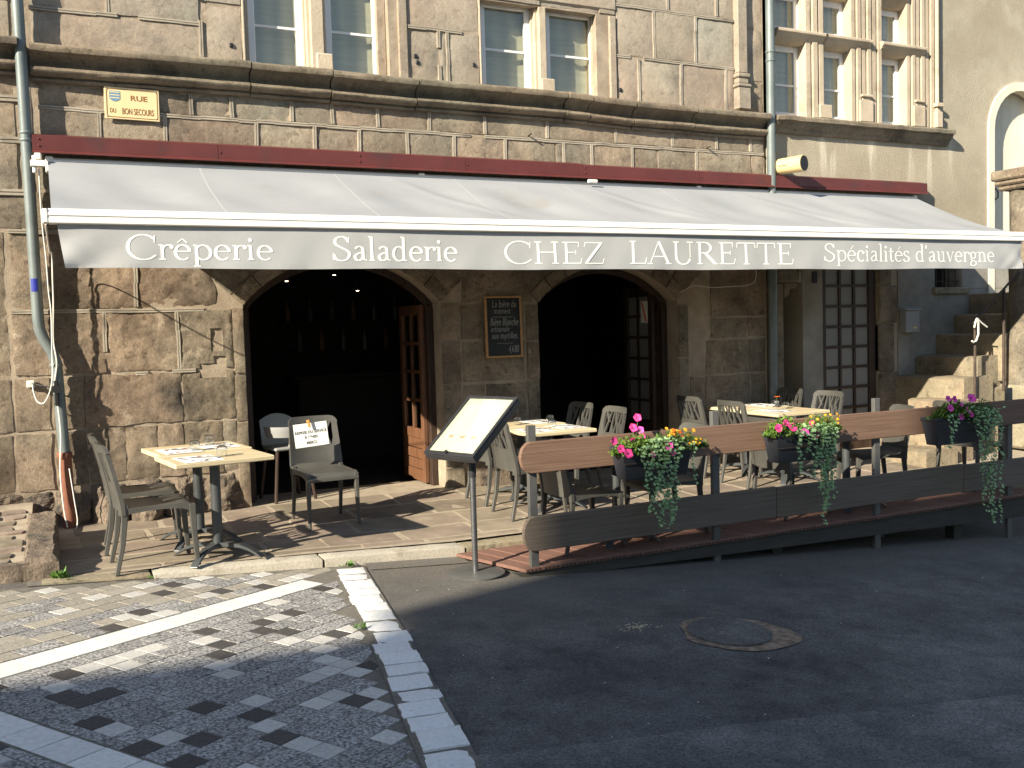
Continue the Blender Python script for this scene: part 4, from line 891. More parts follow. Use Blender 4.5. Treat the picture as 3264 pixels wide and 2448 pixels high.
for (a, b) in ((7.775, 8.24), (8.55, 8.965), (9.485, 9.90)):
    t = MB(); e = .05 if a > 8 else 0; f_ = .30
    t.prism([(WY-.085, 5.085), (WY-.085, 5.055), (WY-.06, 5.04), (WY-.05, 5.02), (WY-.01, 4.985), (WY+.03, 4.955), (WY+.219, 4.955), (WY+.219, 5.10), (WY-.05, 5.10)], a-e, b+f_, 'x')
    rp_(t.build('window_transom', M['winstone'], rh, bevel=.004))
    hd = MB(); hd.prism([(WY-.07, 5.97), (WY-.05, 5.66), (WY+.06, 5.56), (WY+.219, 5.56), (WY+.219, 5.97)], a-e*.2, b+.02, 'x'); rp_(hd.build('window_head', M['winstone'], rh, bevel=.004))
    casement(a-.02, b+.012, 4.10, 4.955, WY+.12, (4.49,), rh, rp_, st=.07); casement(a-.02, b+.012, 5.105, 5.56, WY+.12, (), rh, rp_, st=.07)
prof2 = [(0, 3.90), (-.03, 3.905), (-.05, 3.93), (-.055, 3.955), (-.085, 3.975), (-.11, 4.01), (-.115, 4.03), (-.15, 4.035), (-.155, 4.075), (-.13, 4.095), (.02, 4.098)]
def sill(x0, x1):
    def fn(u, v):
        p = prof2[int(round(v*(len(prof2)-1)))]; x = x0+(x1-x0)*u; return (x, WY+p[0]+.006*noise.noise(Vector((x*9, p[1]*20, 1))), p[1]-.02+.008*noise.noise(Vector((x*5, 3, p[1]*3))))
    mbb = MB(); mbb.grid(fn, 30, len(prof2)-1)
    for xe in (0, 1): mbb.add([fn(xe, j/(len(prof2)-1)) for j in range(len(prof2))], [tuple(range(len(prof2)))])
    rp_(mbb.build('window_sill', M['cornice'], rh, smooth=True))
sill(7.70, 9.60); sill(9.61, 10.62)
# upper doorway with pale surround
sr = MB()
for i in range(14):
    a0, a1 = math.pi*i/14, math.pi*(i+1)/14; c = (12.06, 4.16)
    sr.prism([(c[0]+r_*math.cos(a), c[1]+r_*math.sin(a)) for r_, a in ((.66, a0), (.66, a1), (.545, a1), (.545, a0))], WY-.025, WY+.12)
sr.box(11.40, 11.515, WY-.025, WY+.12, 1.7, 4.16); sr.box(12.605, 12.72, WY-.025, WY+.12, 1.7, 4.16)
rp_(sr.build('door_surround', M['cream'], rh))
dr = MB()
for k in range(6): dr.box(11.52+.18*k+.002, 11.52+.18*(k+1)-.002, WY+.16, WY+.2, 1.7, 4.72)
do_ = rp_(dr.build('upper_door', M['cream'], rh)); MB().box(11.68, 11.72, WY+.14, WY+.16, 3.5, 3.7).build('door_handle', M['iron'], do_, bevel=.01)
MB().tube([(11.72, WY+.14, 3.42), (11.78, WY+.13, 3.36), (11.78, WY+.13, 3.28), (11.72, WY+.14, 3.24)], .01, 6).build('door_latch', M['iron'], do_)
# barred window and pale plaster lower wall
rp_(bx('lower_plaster', M['plaster'], 9.73, 10.39, WY-.012, WY+.01, -.5, 2.55, rh)); rp_(bx('lower_plaster', M['plaster'], 10.39, 15, WY-.011, WY+.01, -.5, 2.03, rh)); rp_(bx('lower_plaster', M['plaster'], 10.90, 15, WY-.013, WY+.01, 2.035, 2.7, rh))
rp_(bx('window_sill', M['stair'], 10.34, 11.0, WY-.06, WY+.1, 1.96, 2.05, rh, bevel=.015)); rp_(bx('pane', M['room'], 10.4, 10.89, WY+.25, WY+.27, 2.04, 2.6, rh))
bb = MB()
for k in range(4): bb.tube([(10.46+.12*k, WY+.03, 2.05), (10.46+.12*k, WY+.03, 2.6)], .009, 6)
for z in (2.13, 2.38): bb.tube([(10.4, WY+.045, z), (10.89, WY+.045, z)], .008, 6)
rp_(bb.build('window_bars', M['iron'], rh))
# stone stair up to the right
stair = thing('stone_stair', 'worn stone stair climbing right against the rendered house', 'stair', (9.4, 8.2, 0))
steps = [(8.58, -.45, .20, 7.50), (8.95, .0, .44, 7.58), (9.30, .2, .69, 7.72), (9.66, .44, .94, 7.90), (10.04, .69, 1.18, 8.02), (10.40, .94, 1.44, 7.95), (10.74, 1.18, 1.69, 7.98), (11.03, 1.44, 1.97, 8.0)]
for i, (x, zl, zt, yn) in enumerate(steps):
    xe = (steps[i+1][0]+.12) if i+1 < len(steps) else 15; yb = WY-.014 if x > 9.4 else WY-.1
    if x < 9.4: yb = 8.0 if x < 8.8 else (8.15 if x < 9.2 else 8.4)
    sd = i*3.1
    def fn(u, v, x=x, yn=yn, yb=yb, zt=zt, sd=sd, xe=xe):
        xx = x+(xe-x)*u; yy = yn+(yb-yn)*v; e = (u < .01)
        return (xx+.02*noise.noise(Vector((yy*4, sd, 1)))*e, yy, zt-.018*e-.012*noise.noise(Vector((xx*4, yy*5, sd))))
    o = MB().grid(fn, 8, 8, (0, 0, -(zt-zl)-.06)).build('step', M['stair'], stair, smooth=True); o.location = (-9.4, -8.2, 0)
st2 = MB(); st2.box(9.75, 15, 7.93, 8.12, -1.2, .80); o = st2.build('side_wall', M['stair'], stair, bevel=.03); o.location = (-9.4, -8.2, 0)
# pillar at the frame edge
pi_ = thing('stone_pillar', 'weathered pinkish stone pillar with square capital at the far right', 'pillar', (10.72, 7.9, .8))
def fnp(u, v):
    a = 2*math.pi*u; z = 2.38*v; r = .165+.05*(1-v)**2+(.05*(1 if v < .28 else 0))+.02*noise.noise(Vector((math.cos(a)*2, math.sin(a)*2, z*3)))
    return (r*math.cos(a), r*math.sin(a), z)
MB().grid(fnp, 20, 24).build('shaft', M['stone'], pi_, smooth=True)
cp = MB(); cp.box(-.27, .27, -.27, .27, 2.50, 2.62); cp.box(-.24, .24, -.24, .24, 2.44, 2.50); cp.box(-.21, .21, -.21, .21, 2.38, 2.44); cp.build('capital', M['stone'], pi_, bevel=.02)
MB().box(-.3, .3, -.3, .3, -.75, .02).build('plinth', M['stair'], pi_, bevel=.03)
hr = thing('stair_handrail', 'thin dark iron handrail with two posts beside the stone stair', 'handrail', (9.8, 7.86, .45))
MB().tube([(0, 0, 0), (0, 0, 1.16)], .016, 8).build('post', M['iron'], hr); MB().tube([(.5, 0, .30), (.5, 0, 1.53)], .018, 8).build('post', M['iron'], hr); MB().tube([(-.03, 0, 1.13), (0, 0, 1.17), (.5, 0, 1.53), (.95, 0, 1.88)], .014, 8).build('rail', M['iron'], hr)
tag(MB().tube([(9.75, 7.83, 1.53), (9.79, 7.83, 1.64), (9.82, 7.83, 1.59), (9.82, 7.83, 1.45), (9.78, 7.83, 1.37), (9.73, 7.83, 1.36), (9.71, 7.83, 1.375)], .011, 6).build('hooked_cord', M['whitecable'], None, smooth=True), 'short white cord hooked over the iron handrail end', 'cord')
tag(MB().tube([(9.80, 7.825, 1.63), (9.88, 7.83, 1.58), (9.97, 7.83, 1.53)], .010, 6).build('cord_end', M['whitecable'], None, smooth=True), 'stray white cord tip sticking out right from the handrail', 'cord')
mbx = thing('mailbox', 'small pale grey metal letterbox on the plaster wall by the stair', 'mailbox', (9.87, WY-.07, 1.48))
MB().box(-.12, .12, -.055, .055, 0, .28).build('box', M['mailbox'], mbx, bevel=.008); MB().prism([(-.08, .281), (.07, .281), (.07, .335), (-.08, .30)], -.145, .145, 'x').build('lid', M['mailbox'], mbx, bevel=.004); MB().box(.01, .06, -.0575, -.0555, .05, .07).build('name_plate', M['yellow'], mbx)

tw = thing('shadow_spire', 'added unseen round spire behind the viewer that shades the left wall foot', 'shadow_caster', (-37.56, -7.2, 0))  # added spire, never in view, shaped to throw shade on the left wall foot
MB().lathe([(1.6, -2), (1.6, 15.1)], 24).build('wall', M['facade2'], tw, smooth=True); MB().lathe([(1.7, 15.0), (.70, 20.9), (.02, 25.4)], 24).build('roof', M['rooftile'], tw, smooth=True)
# ================================================================== HOUSES BEHIND THE CAMERA (they cast the street's shade)
def house(name, label, x0, x1, z1, y1=-4.0, over=0.0, zo=0):
    h = thing(name, label, 'building', ((x0+x1)/2, y1, 0)); cx = (x0+x1)/2
    ho = [(x0+1+2.2*k, x0+2+2.2*k, z, z+1.5) for k in range(int((x1-x0-1)/2.2)) for z in (1.8, 4.6, 7.4)]
    ho = [q for q in ho if q[1] < x1-.4]
    w = MB(); wall_holes(w, x0, x1, -2, z1, ho, y1-.4, y1); o = w.build('wall', M['facade2'], h); o.location = (-cx, -y1, 0)
    o = MB().box(x0, x1, y1-8, y1-.4, -2, z1-.01).build('rear_block', M['facade2'], h); o.location = (-cx, -y1, 0)
    for q in ho:
        o = MB().box(q[0], q[1], y1-.3, y1-.2, q[2], q[3]).build('window', M['pane'], h); o.location = (-cx, -y1, 0)
    if over: o = MB().box(x0-over, x1, y1-8, y1+.002, zo, z1+.004).build('eaves', M['rooftile'], h); o.location = (-cx, -y1, 0)
    o = MB().prism([(y1-8, z1+.01), (y1-.1, z1+.01), (y1-4, z1+1.2)], x0, x1, 'x').build('roof', M['rooftile'], h); o.location = (-cx, -y1, 0)
house('corner_house', 'low rendered house across the street behind the viewer', -36, -18.45, 11.25)
house('eaves_house', 'taller house with overhanging eaves across the street behind the viewer', -18.4, -15.3, 13.08, over=.75, zo=11.8)
house('long_house', 'long tall house across the street behind the viewer', -15.25, -4, 13.75)
house('far_house', 'low house across the square behind the viewer to the right', -2, 26, 7.5, y1=-24.0)

# ================================================================== AWNING
aw = thing('awning', 'long light grey canvas awning with lettered valance over the terrace', 'awning', (5, 8.9, 3.2))
def ap_(o): o.location = (o.location.x-5, o.location.y-8.9, o.location.z-3.2); return o
AX0, AX1 = 0.02, 9.98
def top_y(v): return 8.83+(7.44-8.83)*v
def canvas(u, v):
    x = AX0+(AX1-AX0)*u; y = top_y(v); z = 3.165+(2.60-3.165)*v
    z -= .045*math.sin(math.pi*v)*(1+.3*math.sin(x*2.1)); z += .011*math.sin(x*5.2+v*3)*math.sin(math.pi*v)+.006*math.sin(x*9.3-v*5)*math.sin(math.pi*v)
    dd = abs((x-1.2*v*.0) % 2.45-1.2); z += .022*math.exp(-((x-(4.95+1.1*v))/.07)**2)*math.sin(math.pi*min(1, v*1.1)) + .018*math.exp(-((x-(2.9+1.0*v))/.07)**2)*math.sin(math.pi*v)+.018*math.exp(-((x-(7.0+1.1*v))/.08)**2)*math.sin(math.pi*v)
    z += .006*math.sin(x*11-v*6)*v*(1-v)
    return (x, y, z)
cv = ap_(MB().grid(canvas, 320, 18, (0, 0, -.002)).build('canvas', M['fabric'], aw, smooth=True))
for k in range(1, 9):
    se = MB(); x = AX0+(AX1-AX0)*k/8.3
    for j in range(16):
        a, b = canvas((x-AX0)/(AX1-AX0), j/16), canvas((x-AX0)/(AX1-AX0), (j+1)/16)
        se.add([(a[0]-.007, a[1], a[2]+.0018), (a[0]+.007, a[1], a[2]+.0018), (b[0]+.007, b[1], b[2]+.0018), (b[0]-.007, b[1], b[2]+.0018)], [(0, 1, 2, 3)])
    ap_(se.build('canvas_seam', M['seam'], aw))
barp = [(7.445, 2.600), (7.43, 2.608), (7.40, 2.606), (7.375, 2.592), (7.362, 2.572), (7.360, 2.556), (7.366, 2.553), (7.366, 2.536), (7.362, 2.533), (7.362, 2.505), (7.372, 2.498), (7.445, 2.498)]
ap_(MB().prism(barp, AX0-.02, 5.50, 'x').build('front_bar', M['alu'], aw)); ap_(MB().prism(barp, 5.503, AX1+.03, 'x').build('front_bar', M['alu'], aw))
ap_(MB().box(AX0-.06, AX0-.021, 7.36, 7.44, 2.50, 2.60).build('bar_cap', M['alu'], aw, bevel=.008)); ap_(MB().box(AX1+.031, AX1+.06, 7.37, 7.44, 2.50, 2.60).build('bar_cap', M['alu'], aw, bevel=.008))
def val_y(x, z):
    t = (2.50-z)/.31; y = 7.392-.012*t
    y += .004*math.sin(x*2.3+t)+.004*math.sin(x*7.1+1)*t+.0025*math.sin(x*17+2*t)*t
    for xe, s in ((AX0, 1), (AX1, -1)):
        d = (x-xe)*s; e = math.exp(-max(0, d)/.22)
        y += e*(.034*math.sin((d*13+t*5.0))*t*.8+.02*t)
        y += .007*e*math.sin(d*28-t*9)*t
    return y
def valance(u, v):
    x = AX0+.03+(AX1-AX0-.03)*u; z = 2.503-.310*v-.012*math.sin(math.pi*u)*v+.004*math.sin(x*3.1)*v
    xe = x+(.045*v*math.exp(-(x-AX0)/.2))
    return (xe, val_y(x, z), z)
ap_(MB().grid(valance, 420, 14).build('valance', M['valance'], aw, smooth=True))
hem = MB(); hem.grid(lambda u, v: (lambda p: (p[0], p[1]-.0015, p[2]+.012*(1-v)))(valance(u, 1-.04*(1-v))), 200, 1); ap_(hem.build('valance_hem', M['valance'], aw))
vy = lambda x, z: val_y(x, z)-.001
for (t, a, b, base, h) in (('Crêperie', .49, 1.53, 2.255, .175), ('Saladerie', 1.985, 3.045, 2.252, .185), ('CHEZ', 3.47, 4.46, 2.232, .188), ('LAURETTE', 4.70, 6.63, 2.232, .205)):
    ap_(lettering('valance_lettering', t, a, b, base, h, vy, M['letter'], aw))
ap_(lettering('valance_lettering', 'Spécialités d\'auvergne', 7.02, 9.52, 2.265, .175, vy, M['letter'], aw, thick=.105))
# ox-red flashing in overlapping lengths
fx = [-.09, 1.35, 2.62, 3.72, 5.06, 6.55, 7.95, 9.05, 10.10]
for k, (a, b) in enumerate(zip(fx, fx[1:])):
    o_ = .0025*(k % 2); f = MB()
    y0 = 8.82+o_
    ztop = 3.375 if k < 4 else 3.365
    f.box(a, b+.03, y0, y0+.004, 3.255-.02*(k > 3)*0, ztop); f.prism([(y0-.025, 3.235), (y0-.025, 3.228), (y0+.004, 3.250), (y0+.004, 3.257)], a, b+.03, 'x'); f.prism([(y0, ztop), (y0+.004, ztop+.004), (8.945, ztop+.035), (8.945, ztop+.030)], a, b+.03, 'x')
    fo = ap_(f.build('flashing', M['red'], aw))
    for zz in ((3.29, 3.345) if k % 2 == 0 else (3.31,)): MB().lathe([(.009, 0), (.007, .006), (.001, .008)], 8).build('rivet', M['reddark'], fo, loc=(a+.05, y0-.001, zz)).rotation_euler = (R(90), 0, 0)
ap_(MB().tube([(AX0+.02, 8.885, 3.17), (AX1-.02, 8.885, 3.17)], .04, 12).build('roller_tube', M['alu'], aw, smooth=True))
for x in (.03, 3.3, 6.6, 9.96): ap_(bx('wall_bracket', M['alu'], x-.03, x+.03, 8.85, 8.945, 3.08, 3.215, aw, bevel=.006))
for x in (.9, 4.2, 5.9, 9.2):
    arm = ap_(MB().tube([(x, 8.86, 3.02), (x+.55, 8.1, 2.70), (x, 7.45, 2.54)], .022, 8).build('folding_arm', M['alu'], aw))
ap_(MB().tube([(5.10, 8.74, 3.19), (5.20, 8.74, 3.19)], .02, 8).build('crank_eye', M['alu'], aw, smooth=True))
mo = MB(); mo.box(-.11, .0, 8.74, 8.80, 3.11, 3.16); mo.tube([(-.08, 8.77, 3.06), (-.08, 8.77, 3.20)], .018, 8); mo.box(-.075, -.03, 8.75, 8.79, 3.17, 3.22); ap_(mo.build('motor_head', M['alu'], aw, bevel=.004))

# ================================================================== THINGS ON THE FACADE
pl = thing('downpipe', 'grey zinc downpipe with rust brown foot at the left end of the facade', 'downpipe', (-.12, 8.86, .05))
pth = [(0, 0, 5.9), (0, 0, 3.4), (.0, 0, 1.85), (.006, 0, 1.74), (.03, 0, 1.66), (.09, 0, 1.55), (.115, 0, 1.46), (.12, 0, 1.36), (.14, 0, .70)]
MB().tube([(a-.01*(c-1.8)/1.5 if c > 1.8 else a, b, c) for a, b, c in pth], .046, 14).build('pipe', M['zinc'], pl, smooth=True)
for z in (3.33, 3.27, 1.42): MB().lathe([(.047, 0), (.053, .008), (.053, .022), (.047, .03)], 14, (-.01*(z-1.8)/1.5 if z > 1.8 else .115, 0, z)).build('pipe_collar', M['zinc'], pl, smooth=True)
MB().tube([(.14, 0, .70), (.143, 0, .66), (.155, 0, .0)], [.056, .052, .052], 14).build('cast_iron_foot', M['castiron'], pl, smooth=True)
MB().lathe([(.052, 0), (.060, .01), (.060, .05), (.052, .06)], 14, (.14, 0, .645)).build('pipe_collar', M['castiron'], pl, smooth=True)
stk = tag(MB().grid(lambda u, v: (-.12-.005+.0475*math.sin(-.75+1.1*u), 8.86-.0475*math.cos(-.75+1.1*u), 2.10+.105*v), 6, 1).build('trail_sticker', M['bluesticker']), 'small blue sticker with a yellow shell on the left downpipe', 'sticker')
she = MB()
for k in range(7):
    a = R(-50+k*100/6); she.add([(-.135, 8.8115, 2.150), (-.135+.034*math.cos(a-.06), 8.8115+.012*math.cos(a), 2.150+.034*math.sin(a-.06)), (-.135+.034*math.cos(a+.06), 8.8115+.012*math.cos(a), 2.150+.034*math.sin(a+.06))], [(0, 1, 2)])
she.build('shell_mark', M['yellow'], stk)
pr = thing('downpipe', 'tall grey zinc downpipe between the stone building and the rendered house', 'downpipe', (7.63, 8.86, .05))
MB().tube([(.015, 0, 6.5), (.01, 0, 4.6), (0, 0, 2.2), (-.02, 0, 0)], .050, 14).build('pipe', M['zinc'], pr, smooth=True)
for z in (4.72, 4.62, 2.35): MB().lathe([(.051, 0), (.058, .008), (.058, .022), (.051, .03)], 14, (.01, 0, z)).build('pipe_collar', M['zinc'], pr, smooth=True)
def cable(label, pts, r=.006, m='whitecable', name='cable'): return tag(MB().tube(spl3(pts), r, 6).build(name, M[m], None, smooth=True), label, 'cable')
def spl3(pts, n=6):
    P = [Vector(pts[0])]+[Vector(p) for p in pts]+[Vector(pts[-1])]; out = []
    for i in range(1, len(P)-2):
        for k in range(n):
            t = k/n; a, b, c, d = P[i-1], P[i], P[i+1], P[i+2]
            out.append(.5*((2*b)+(c-a)*t+(2*a-5*b+4*c-d)*t*t+(3*b-a-3*c+d)*t**3))
    return out+[P[-2]]
cable('white cable dropping from the awning motor along the left downpipe', [(-.05, 8.78, 3.10), (-.05, 8.80, 2.7), (-.035, 8.80, 2.37), (-.03, 8.80, 2.1), (-.02, 8.80, 1.92), (-.03, 8.80, 1.6), (-.035, 8.80, 1.42), (-.06, 8.80, 1.28), (-.11, 8.82, 1.18), (-.16, 8.85, 1.19), (-.185, 8.87, 1.27), (-.19, 8.88, 1.33)])
cable('white cable hanging from the front bar corner in front of the left wall', [(-.02, 7.45, 2.50), (-.005, 8.3, 2.38), (.01, 8.75, 2.40), (.005, 8.80, 2.2), (.0, 8.80, 1.98), (-.015, 8.80, 1.7), (.0, 8.79, 1.50), (-.03, 8.79, 1.30), (-.01, 8.79, 1.14), (.0, 8.79, .9), (-.02, 8.79, .6), (-.01, 8.78, .3), (.01, 8.77, .13)])
cable('loose white cable end looping at the foot of the left downpipe', [(.05, 8.79, .62), (.075, 8.78, .35), (.09, 8.77, .18), (.07, 8.76, .10), (.04, 8.76, .09)])
cable('thin black cable running down the stone pilaster beside the right downpipe', [(7.70, 8.93, 5.9), (7.71, 8.92, 4.3), (7.70, 8.92, 3.8), (7.71, 8.92, 3.45)], .006, 'black')
cable('thin white wire sagging across the shaded wall right of the second arch', [(6.37, 8.92, 2.03), (6.55, 8.915, 2.10), (6.8, 8.92, 2.08), (7.1, 8.91, 2.09), (7.3, 8.92, 2.10), (7.42, 8.91, 2.16), (7.43, 8.91, 2.35)], .004)
so_ = thing('wall_socket', 'white plug socket on the stone wall left of the downpipe', 'socket', (-.205, 8.925, 1.335))
MB().box(-.03, .03, -.012, .02, -.03, .03).build('socket_plate', M['whitecable'], so_, bevel=.006); MB().tube([(0, -.012, 0), (0, -.05, -.005)], .018, 10).build('plug', M['whitecable'], so_)
jb = thing('switch_box', 'black round switch box strapped on the left downpipe', 'switch', (-.015, 8.79, 1.29))
MB().tube([(0, .03, 0), (0, -.03, 0)], .036, 12).build('dial', M['black'], jb, smooth=True); MB().box(-.018, .018, -.015, .02, -.14, -.03).build('handle', M['black'], jb, bevel=.008); MB().box(-.016, .016, -.01, .02, .03, .07).build('gland', M['black'], jb, bevel=.005)
MB().tube([(0, 0, .01), (-.16, .11, .04)], .006, 6).build('lead', M['black'], jb)
# street name plate
sg = thing('street_sign', 'cream enamel street name plate with blue shield and brown letters above the awning', 'sign', (.70, WY-.03, 3.70), 0)
sg.rotation_euler = (0, R(.6), 0)
MB().box(-.22, .22, -.004, .004, -.135, .135).build('plate', M['signcream'], sg, bevel=.003)
b_ = MB(); w_, h_, t_ = .205, .12, .005
for q in ((-w_, w_, -h_, -h_+t_), (-w_, w_, h_-t_, h_), (-w_, -w_+t_, -h_+t_, h_-t_), (w_-t_, w_, -h_+t_, h_-t_)): b_.box(q[0], q[1], -.006, -.0045, q[2], q[3])
b_.build('border', M['signbrown'], sg)
sh_ = MB().prism([(-.18, .10), (-.095, .10), (-.095, .035), (-.115, .018), (-.1375, .012), (-.16, .018), (-.18, .035)], -.0062, -.0045).build('shield', M['signblue'], sg)
s2 = MB()
for z in (.086, .062, .038): s2.box(-.176, -.099, -.0068, -.0063, z, z+.008)
s2.build('shield_band', M['signcream'], sh_)
sans('lettering', 'RUE', .062, M['signbrown'], sg, (.055, -.0055, .028), (R(90), 0, 0), bold=.0012, sx=1.25)
sans('lettering', 'BON SECOURS', .074, M['signbrown'], sg, (.045, -.0056, -.090), (R(90), 0, 0), bold=.0008, sx=.52)
sans('lettering', 'DU', .052, M['signbrown'], sg, (-.155, -.0055, -.082), (R(90), 0, 0), bold=.0006, sx=.66)
sc_ = MB()
for (a, b) in ((-.195, .11), (.195, .11), (-.195, -.11), (.195, -.11)): sc_.lathe([(.005, 0), (.001, .002)], 6, (a, b, .0065))
o = sc_.build('screw', M['steel'], sg); o.rotation_euler = (R(90), 0, 0)
# chalk board
cb = thing('chalkboard', 'black chalkboard in a pine frame hanging on the pier between the arches', 'chalkboard', (4.15, WY-.05, 1.70)); cb.rotation_euler = (R(-1), 0, 0)
MB().box(-.185, .185, -.006, .006, -.295, .295).build('slate', M['slate'], cb)
f_ = MB(); f_.box(-.208, -.185, -.012, .012, -.315, .315); f_.box(.185, .208, -.012, .012, -.315, .315); f_.box(-.185, .185, -.0118, .0118, .295, .315); f_.box(-.185, .185, -.0118, .0118, -.315, -.295); f_.build('frame', M['pine'], cb, bevel=.003)
cy_ = lambda x, z: -.006
for (t, a, b, z, h) in (('La bière du', -.13, .15, .20, .07), ('moment :', -.11, .11, .135, .06), ('~', -.125, .12, .10, .05), ('Bière Blanche', -.155, .165, .015, .075), ('artisanale', -.15, .06, -.05, .06), ('aux myrtilles.', -.14, .155, -.12, .065), ('~', -.08, .10, -.17, .04), ('4,€80', .04, .16, -.265, .075)):
    lettering('chalk_writing', t, a, b, z, h, cy_, M['chalk'], cb, mono=.06, slant=.18)
# loudspeaker
sp = thing('loudspeaker', 'cream cylindrical loudspeaker with black grille above the awning', 'loudspeaker', (7.80, 8.72, 3.475)); sp.rotation_euler = (R(-4), R(90), R(-76))
MB().lathe([(.02, -.17), (.085, -.165), (.092, -.15), (.095, .15), (.098, .155), (.098, .17), (.088, .172), (.086, .16)], 24).build('body', M['spkcream'], sp, smooth=True)
MB().lathe([(.001, .178), (.05, .177), (.087, .1735)], 24).build('grille', M['grille'], sp, smooth=True)
MB().tube([(0, -.10, .0), (0, -.10, -.1), (0, .0, -.20), (0, .10, -.1), (0, .10, 0)], .008, 6).build('bracket', M['spkcream'], sp)
tag(MB().tube([(7.68, 8.95, 3.56), (7.68, 8.90, 3.56)], .03, 12).build('junction_disc', M['whitecable']), 'small white round cover on the wall above the loudspeaker', 'cover')

# ================================================================== FENCE
fe = thing('terrace_fence', 'two rail fence of wide brown boards on grey steel posts along the deck', 'fence', (3.0, 6.1, -.1))
def fp_(o): o.location = (o.location.x-3.0, o.location.y-6.1, o.location.z+.1); return o
def board(x0, x1, z0, z1, m, rounded, name='board'):
    if rounded:
        zc, hh = (z0+z1)/2, (z1-z0)/2; poly = [(x1, z0), (x1, z1), (x0+.085, z1)]+[(x0+.085-.085*math.sin(R(a))*1.0, zc+hh*math.cos(R(a))) for a in (25, 45, 60, 75, 90, 105, 120, 135, 155)]+[(x0+.085, z0)]
    else: poly = [(x0, z0), (x1, z0), (x1, z1), (x0, z1)]
    return fp_(MB().prism(poly, 6.055, 6.092).build(name, m, fe, bevel=.004))
board(2.925, 5.226, .645, .872, M['board'], True); board(5.23, 7.40, .642, .872, M['board'], False); board(7.404, 9.6, .645, .874, M['board'], False)
board(2.935, 5.226, .083, .335, M['board2'], True); board(5.23, 7.40, .075, .328, M['board2'], False); board(7.404, 9.6, .065, .318, M['board2'], False)
for x in (3.04, 4.66, 6.385, 8.08): 
    p_ = fp_(bx('post', M['gunmetal'], x-.032, x+.032, 6.096, 6.136, road_z(x)-.01, .985, fe, bevel=.003))
    bl = MB()
    for z in (.76, .21): bl.lathe([(.011, 0), (.009, .006), (.001, .008)], 8, (x+.12 if x < 4 else x, -z, 6.055))
    o = bl.build('bolt', M['iron'], p_); o.rotation_euler = (R(90), 0, 0); o.location = (0, 12.11, 0)

# ================================================================== PLANTERS AND PLANTS
def planter(x0, x1, label, tilt=0):
    t = thing('planter_box', label, 'planter', ((x0+x1)/2, 5.965, .55), group='planter boxes hung on the fence'); w = (x1-x0)/2; 
    b = MB(); q = []
    for (z, sw, sy) in ((0, w-.045, .062), (.215, w-.008, .082), (.215, w, .088), (.245, w, .090), (.245, w-.018, .074), (.19, w-.024, .070)): q.append([(-sw, -sy, z), (sw, -sy, z), (sw, sy, z), (-sw, sy, z)])
    vs_ = [p for r_ in q for p in r_]; fs = [(3, 2, 1, 0), (20, 21, 22, 23)]
    for i in range(5):
        for k in range(4): fs.append((i*4+k, i*4+(k+1) % 4, i*4+4+(k+1) % 4, i*4+4+k))
    b.add(vs_, fs).build('tub', M['planter'], t, bevel=.004)
    MB().box(-w+.03, w-.03, -.068, .068, .192, .20).build('soil', M['soil'], t)
    for s in (-.6, .6): MB().tube([(s*w, .09, .16), (s*w, .115, .25), (s*w, .125, .325), (s*w, .15, .325)], .006, 6).build('hook', M['iron'], t)
    MB().tube([(-w*.93, -.085, .12), (0, -.087, .12), (w*.93, -.085, .12)], .005, 6).build('wire_holder', M['iron'], t)
    return t
def leafquad(mb, p, d, n, L, W):
    d = d.normalized(); s = d.cross(n); s = s.normalized() if s.length > 1e-4 else Vector((1, 0, 0)); n2 = s.cross(d)
    mb.add([p, p+d*L*.5+s*W*.5-n2*W*.06, p+d*L, p+d*L*.5-s*W*.5-n2*W*.06], [(0, 1, 2, 3)])
def roundleaf(mb, p, d, n, r):
    d = d.normalized(); s = d.cross(n); s = s.normalized() if s.length > 1e-4 else Vector((1, 0, 0)); n2 = s.cross(d)
    ang = (200, 250, 290, 340, 30, 75, 105, 150); pts = [p+d*r*.15]+[p+d*r*(1+math.cos(R(a)))+s*r*1.12*math.sin(R(a))-n2*r*.12*math.cos(R(2*a)) for a in (140, 95, 50, 0, -50, -95, -140)]
    mb.add(pts, [(0, 1, 2, 3, 4, 5, 6, 7)])
def rv(rg): return Vector((rg.gauss(0, 1), rg.gauss(0, 1), rg.gauss(0, 1))).normalized()
def bush(t, x0, x1, zc, hz, hy, n, m, rg, L=.03, W=.015, y0=-.01):
    mb = MB()
    for k in range(n):
        u = rg.random(); x = x0+(x1-x0)*u; env = max(.25, 1-abs(2*u-1)**2.2)
        a = rg.uniform(0, 6.28); rr_ = rg.random()**.5
        p = Vector((x+rg.gauss(0, .008), y0+hy*rr_*math.cos(a)*env, zc+hz*env*abs(rr_*math.sin(a))*rg.uniform(.6, 1.15)))
        d = Vector((rg.gauss(0, .8), (p.y-y0)*6+rg.gauss(0, .6)-.3, .5+rg.random())); leafquad(mb, p, d, rv(rg), L*rg.uniform(.6, 1.25), W*rg.uniform(.7, 1.2))
    return mb.build('foliage', M[m], t)
def stems(t, pts, base_z, m='stem', r=.0022):
    mb = MB()
    for p in pts: mb.tube([(p[0]*.75, p[1]*.3, base_z), ((p[0]*.9), p[1]*.7, (p[2]+base_z)/2+.02), p], r, 4, False)
    return mb.build('stem', M[m], t)
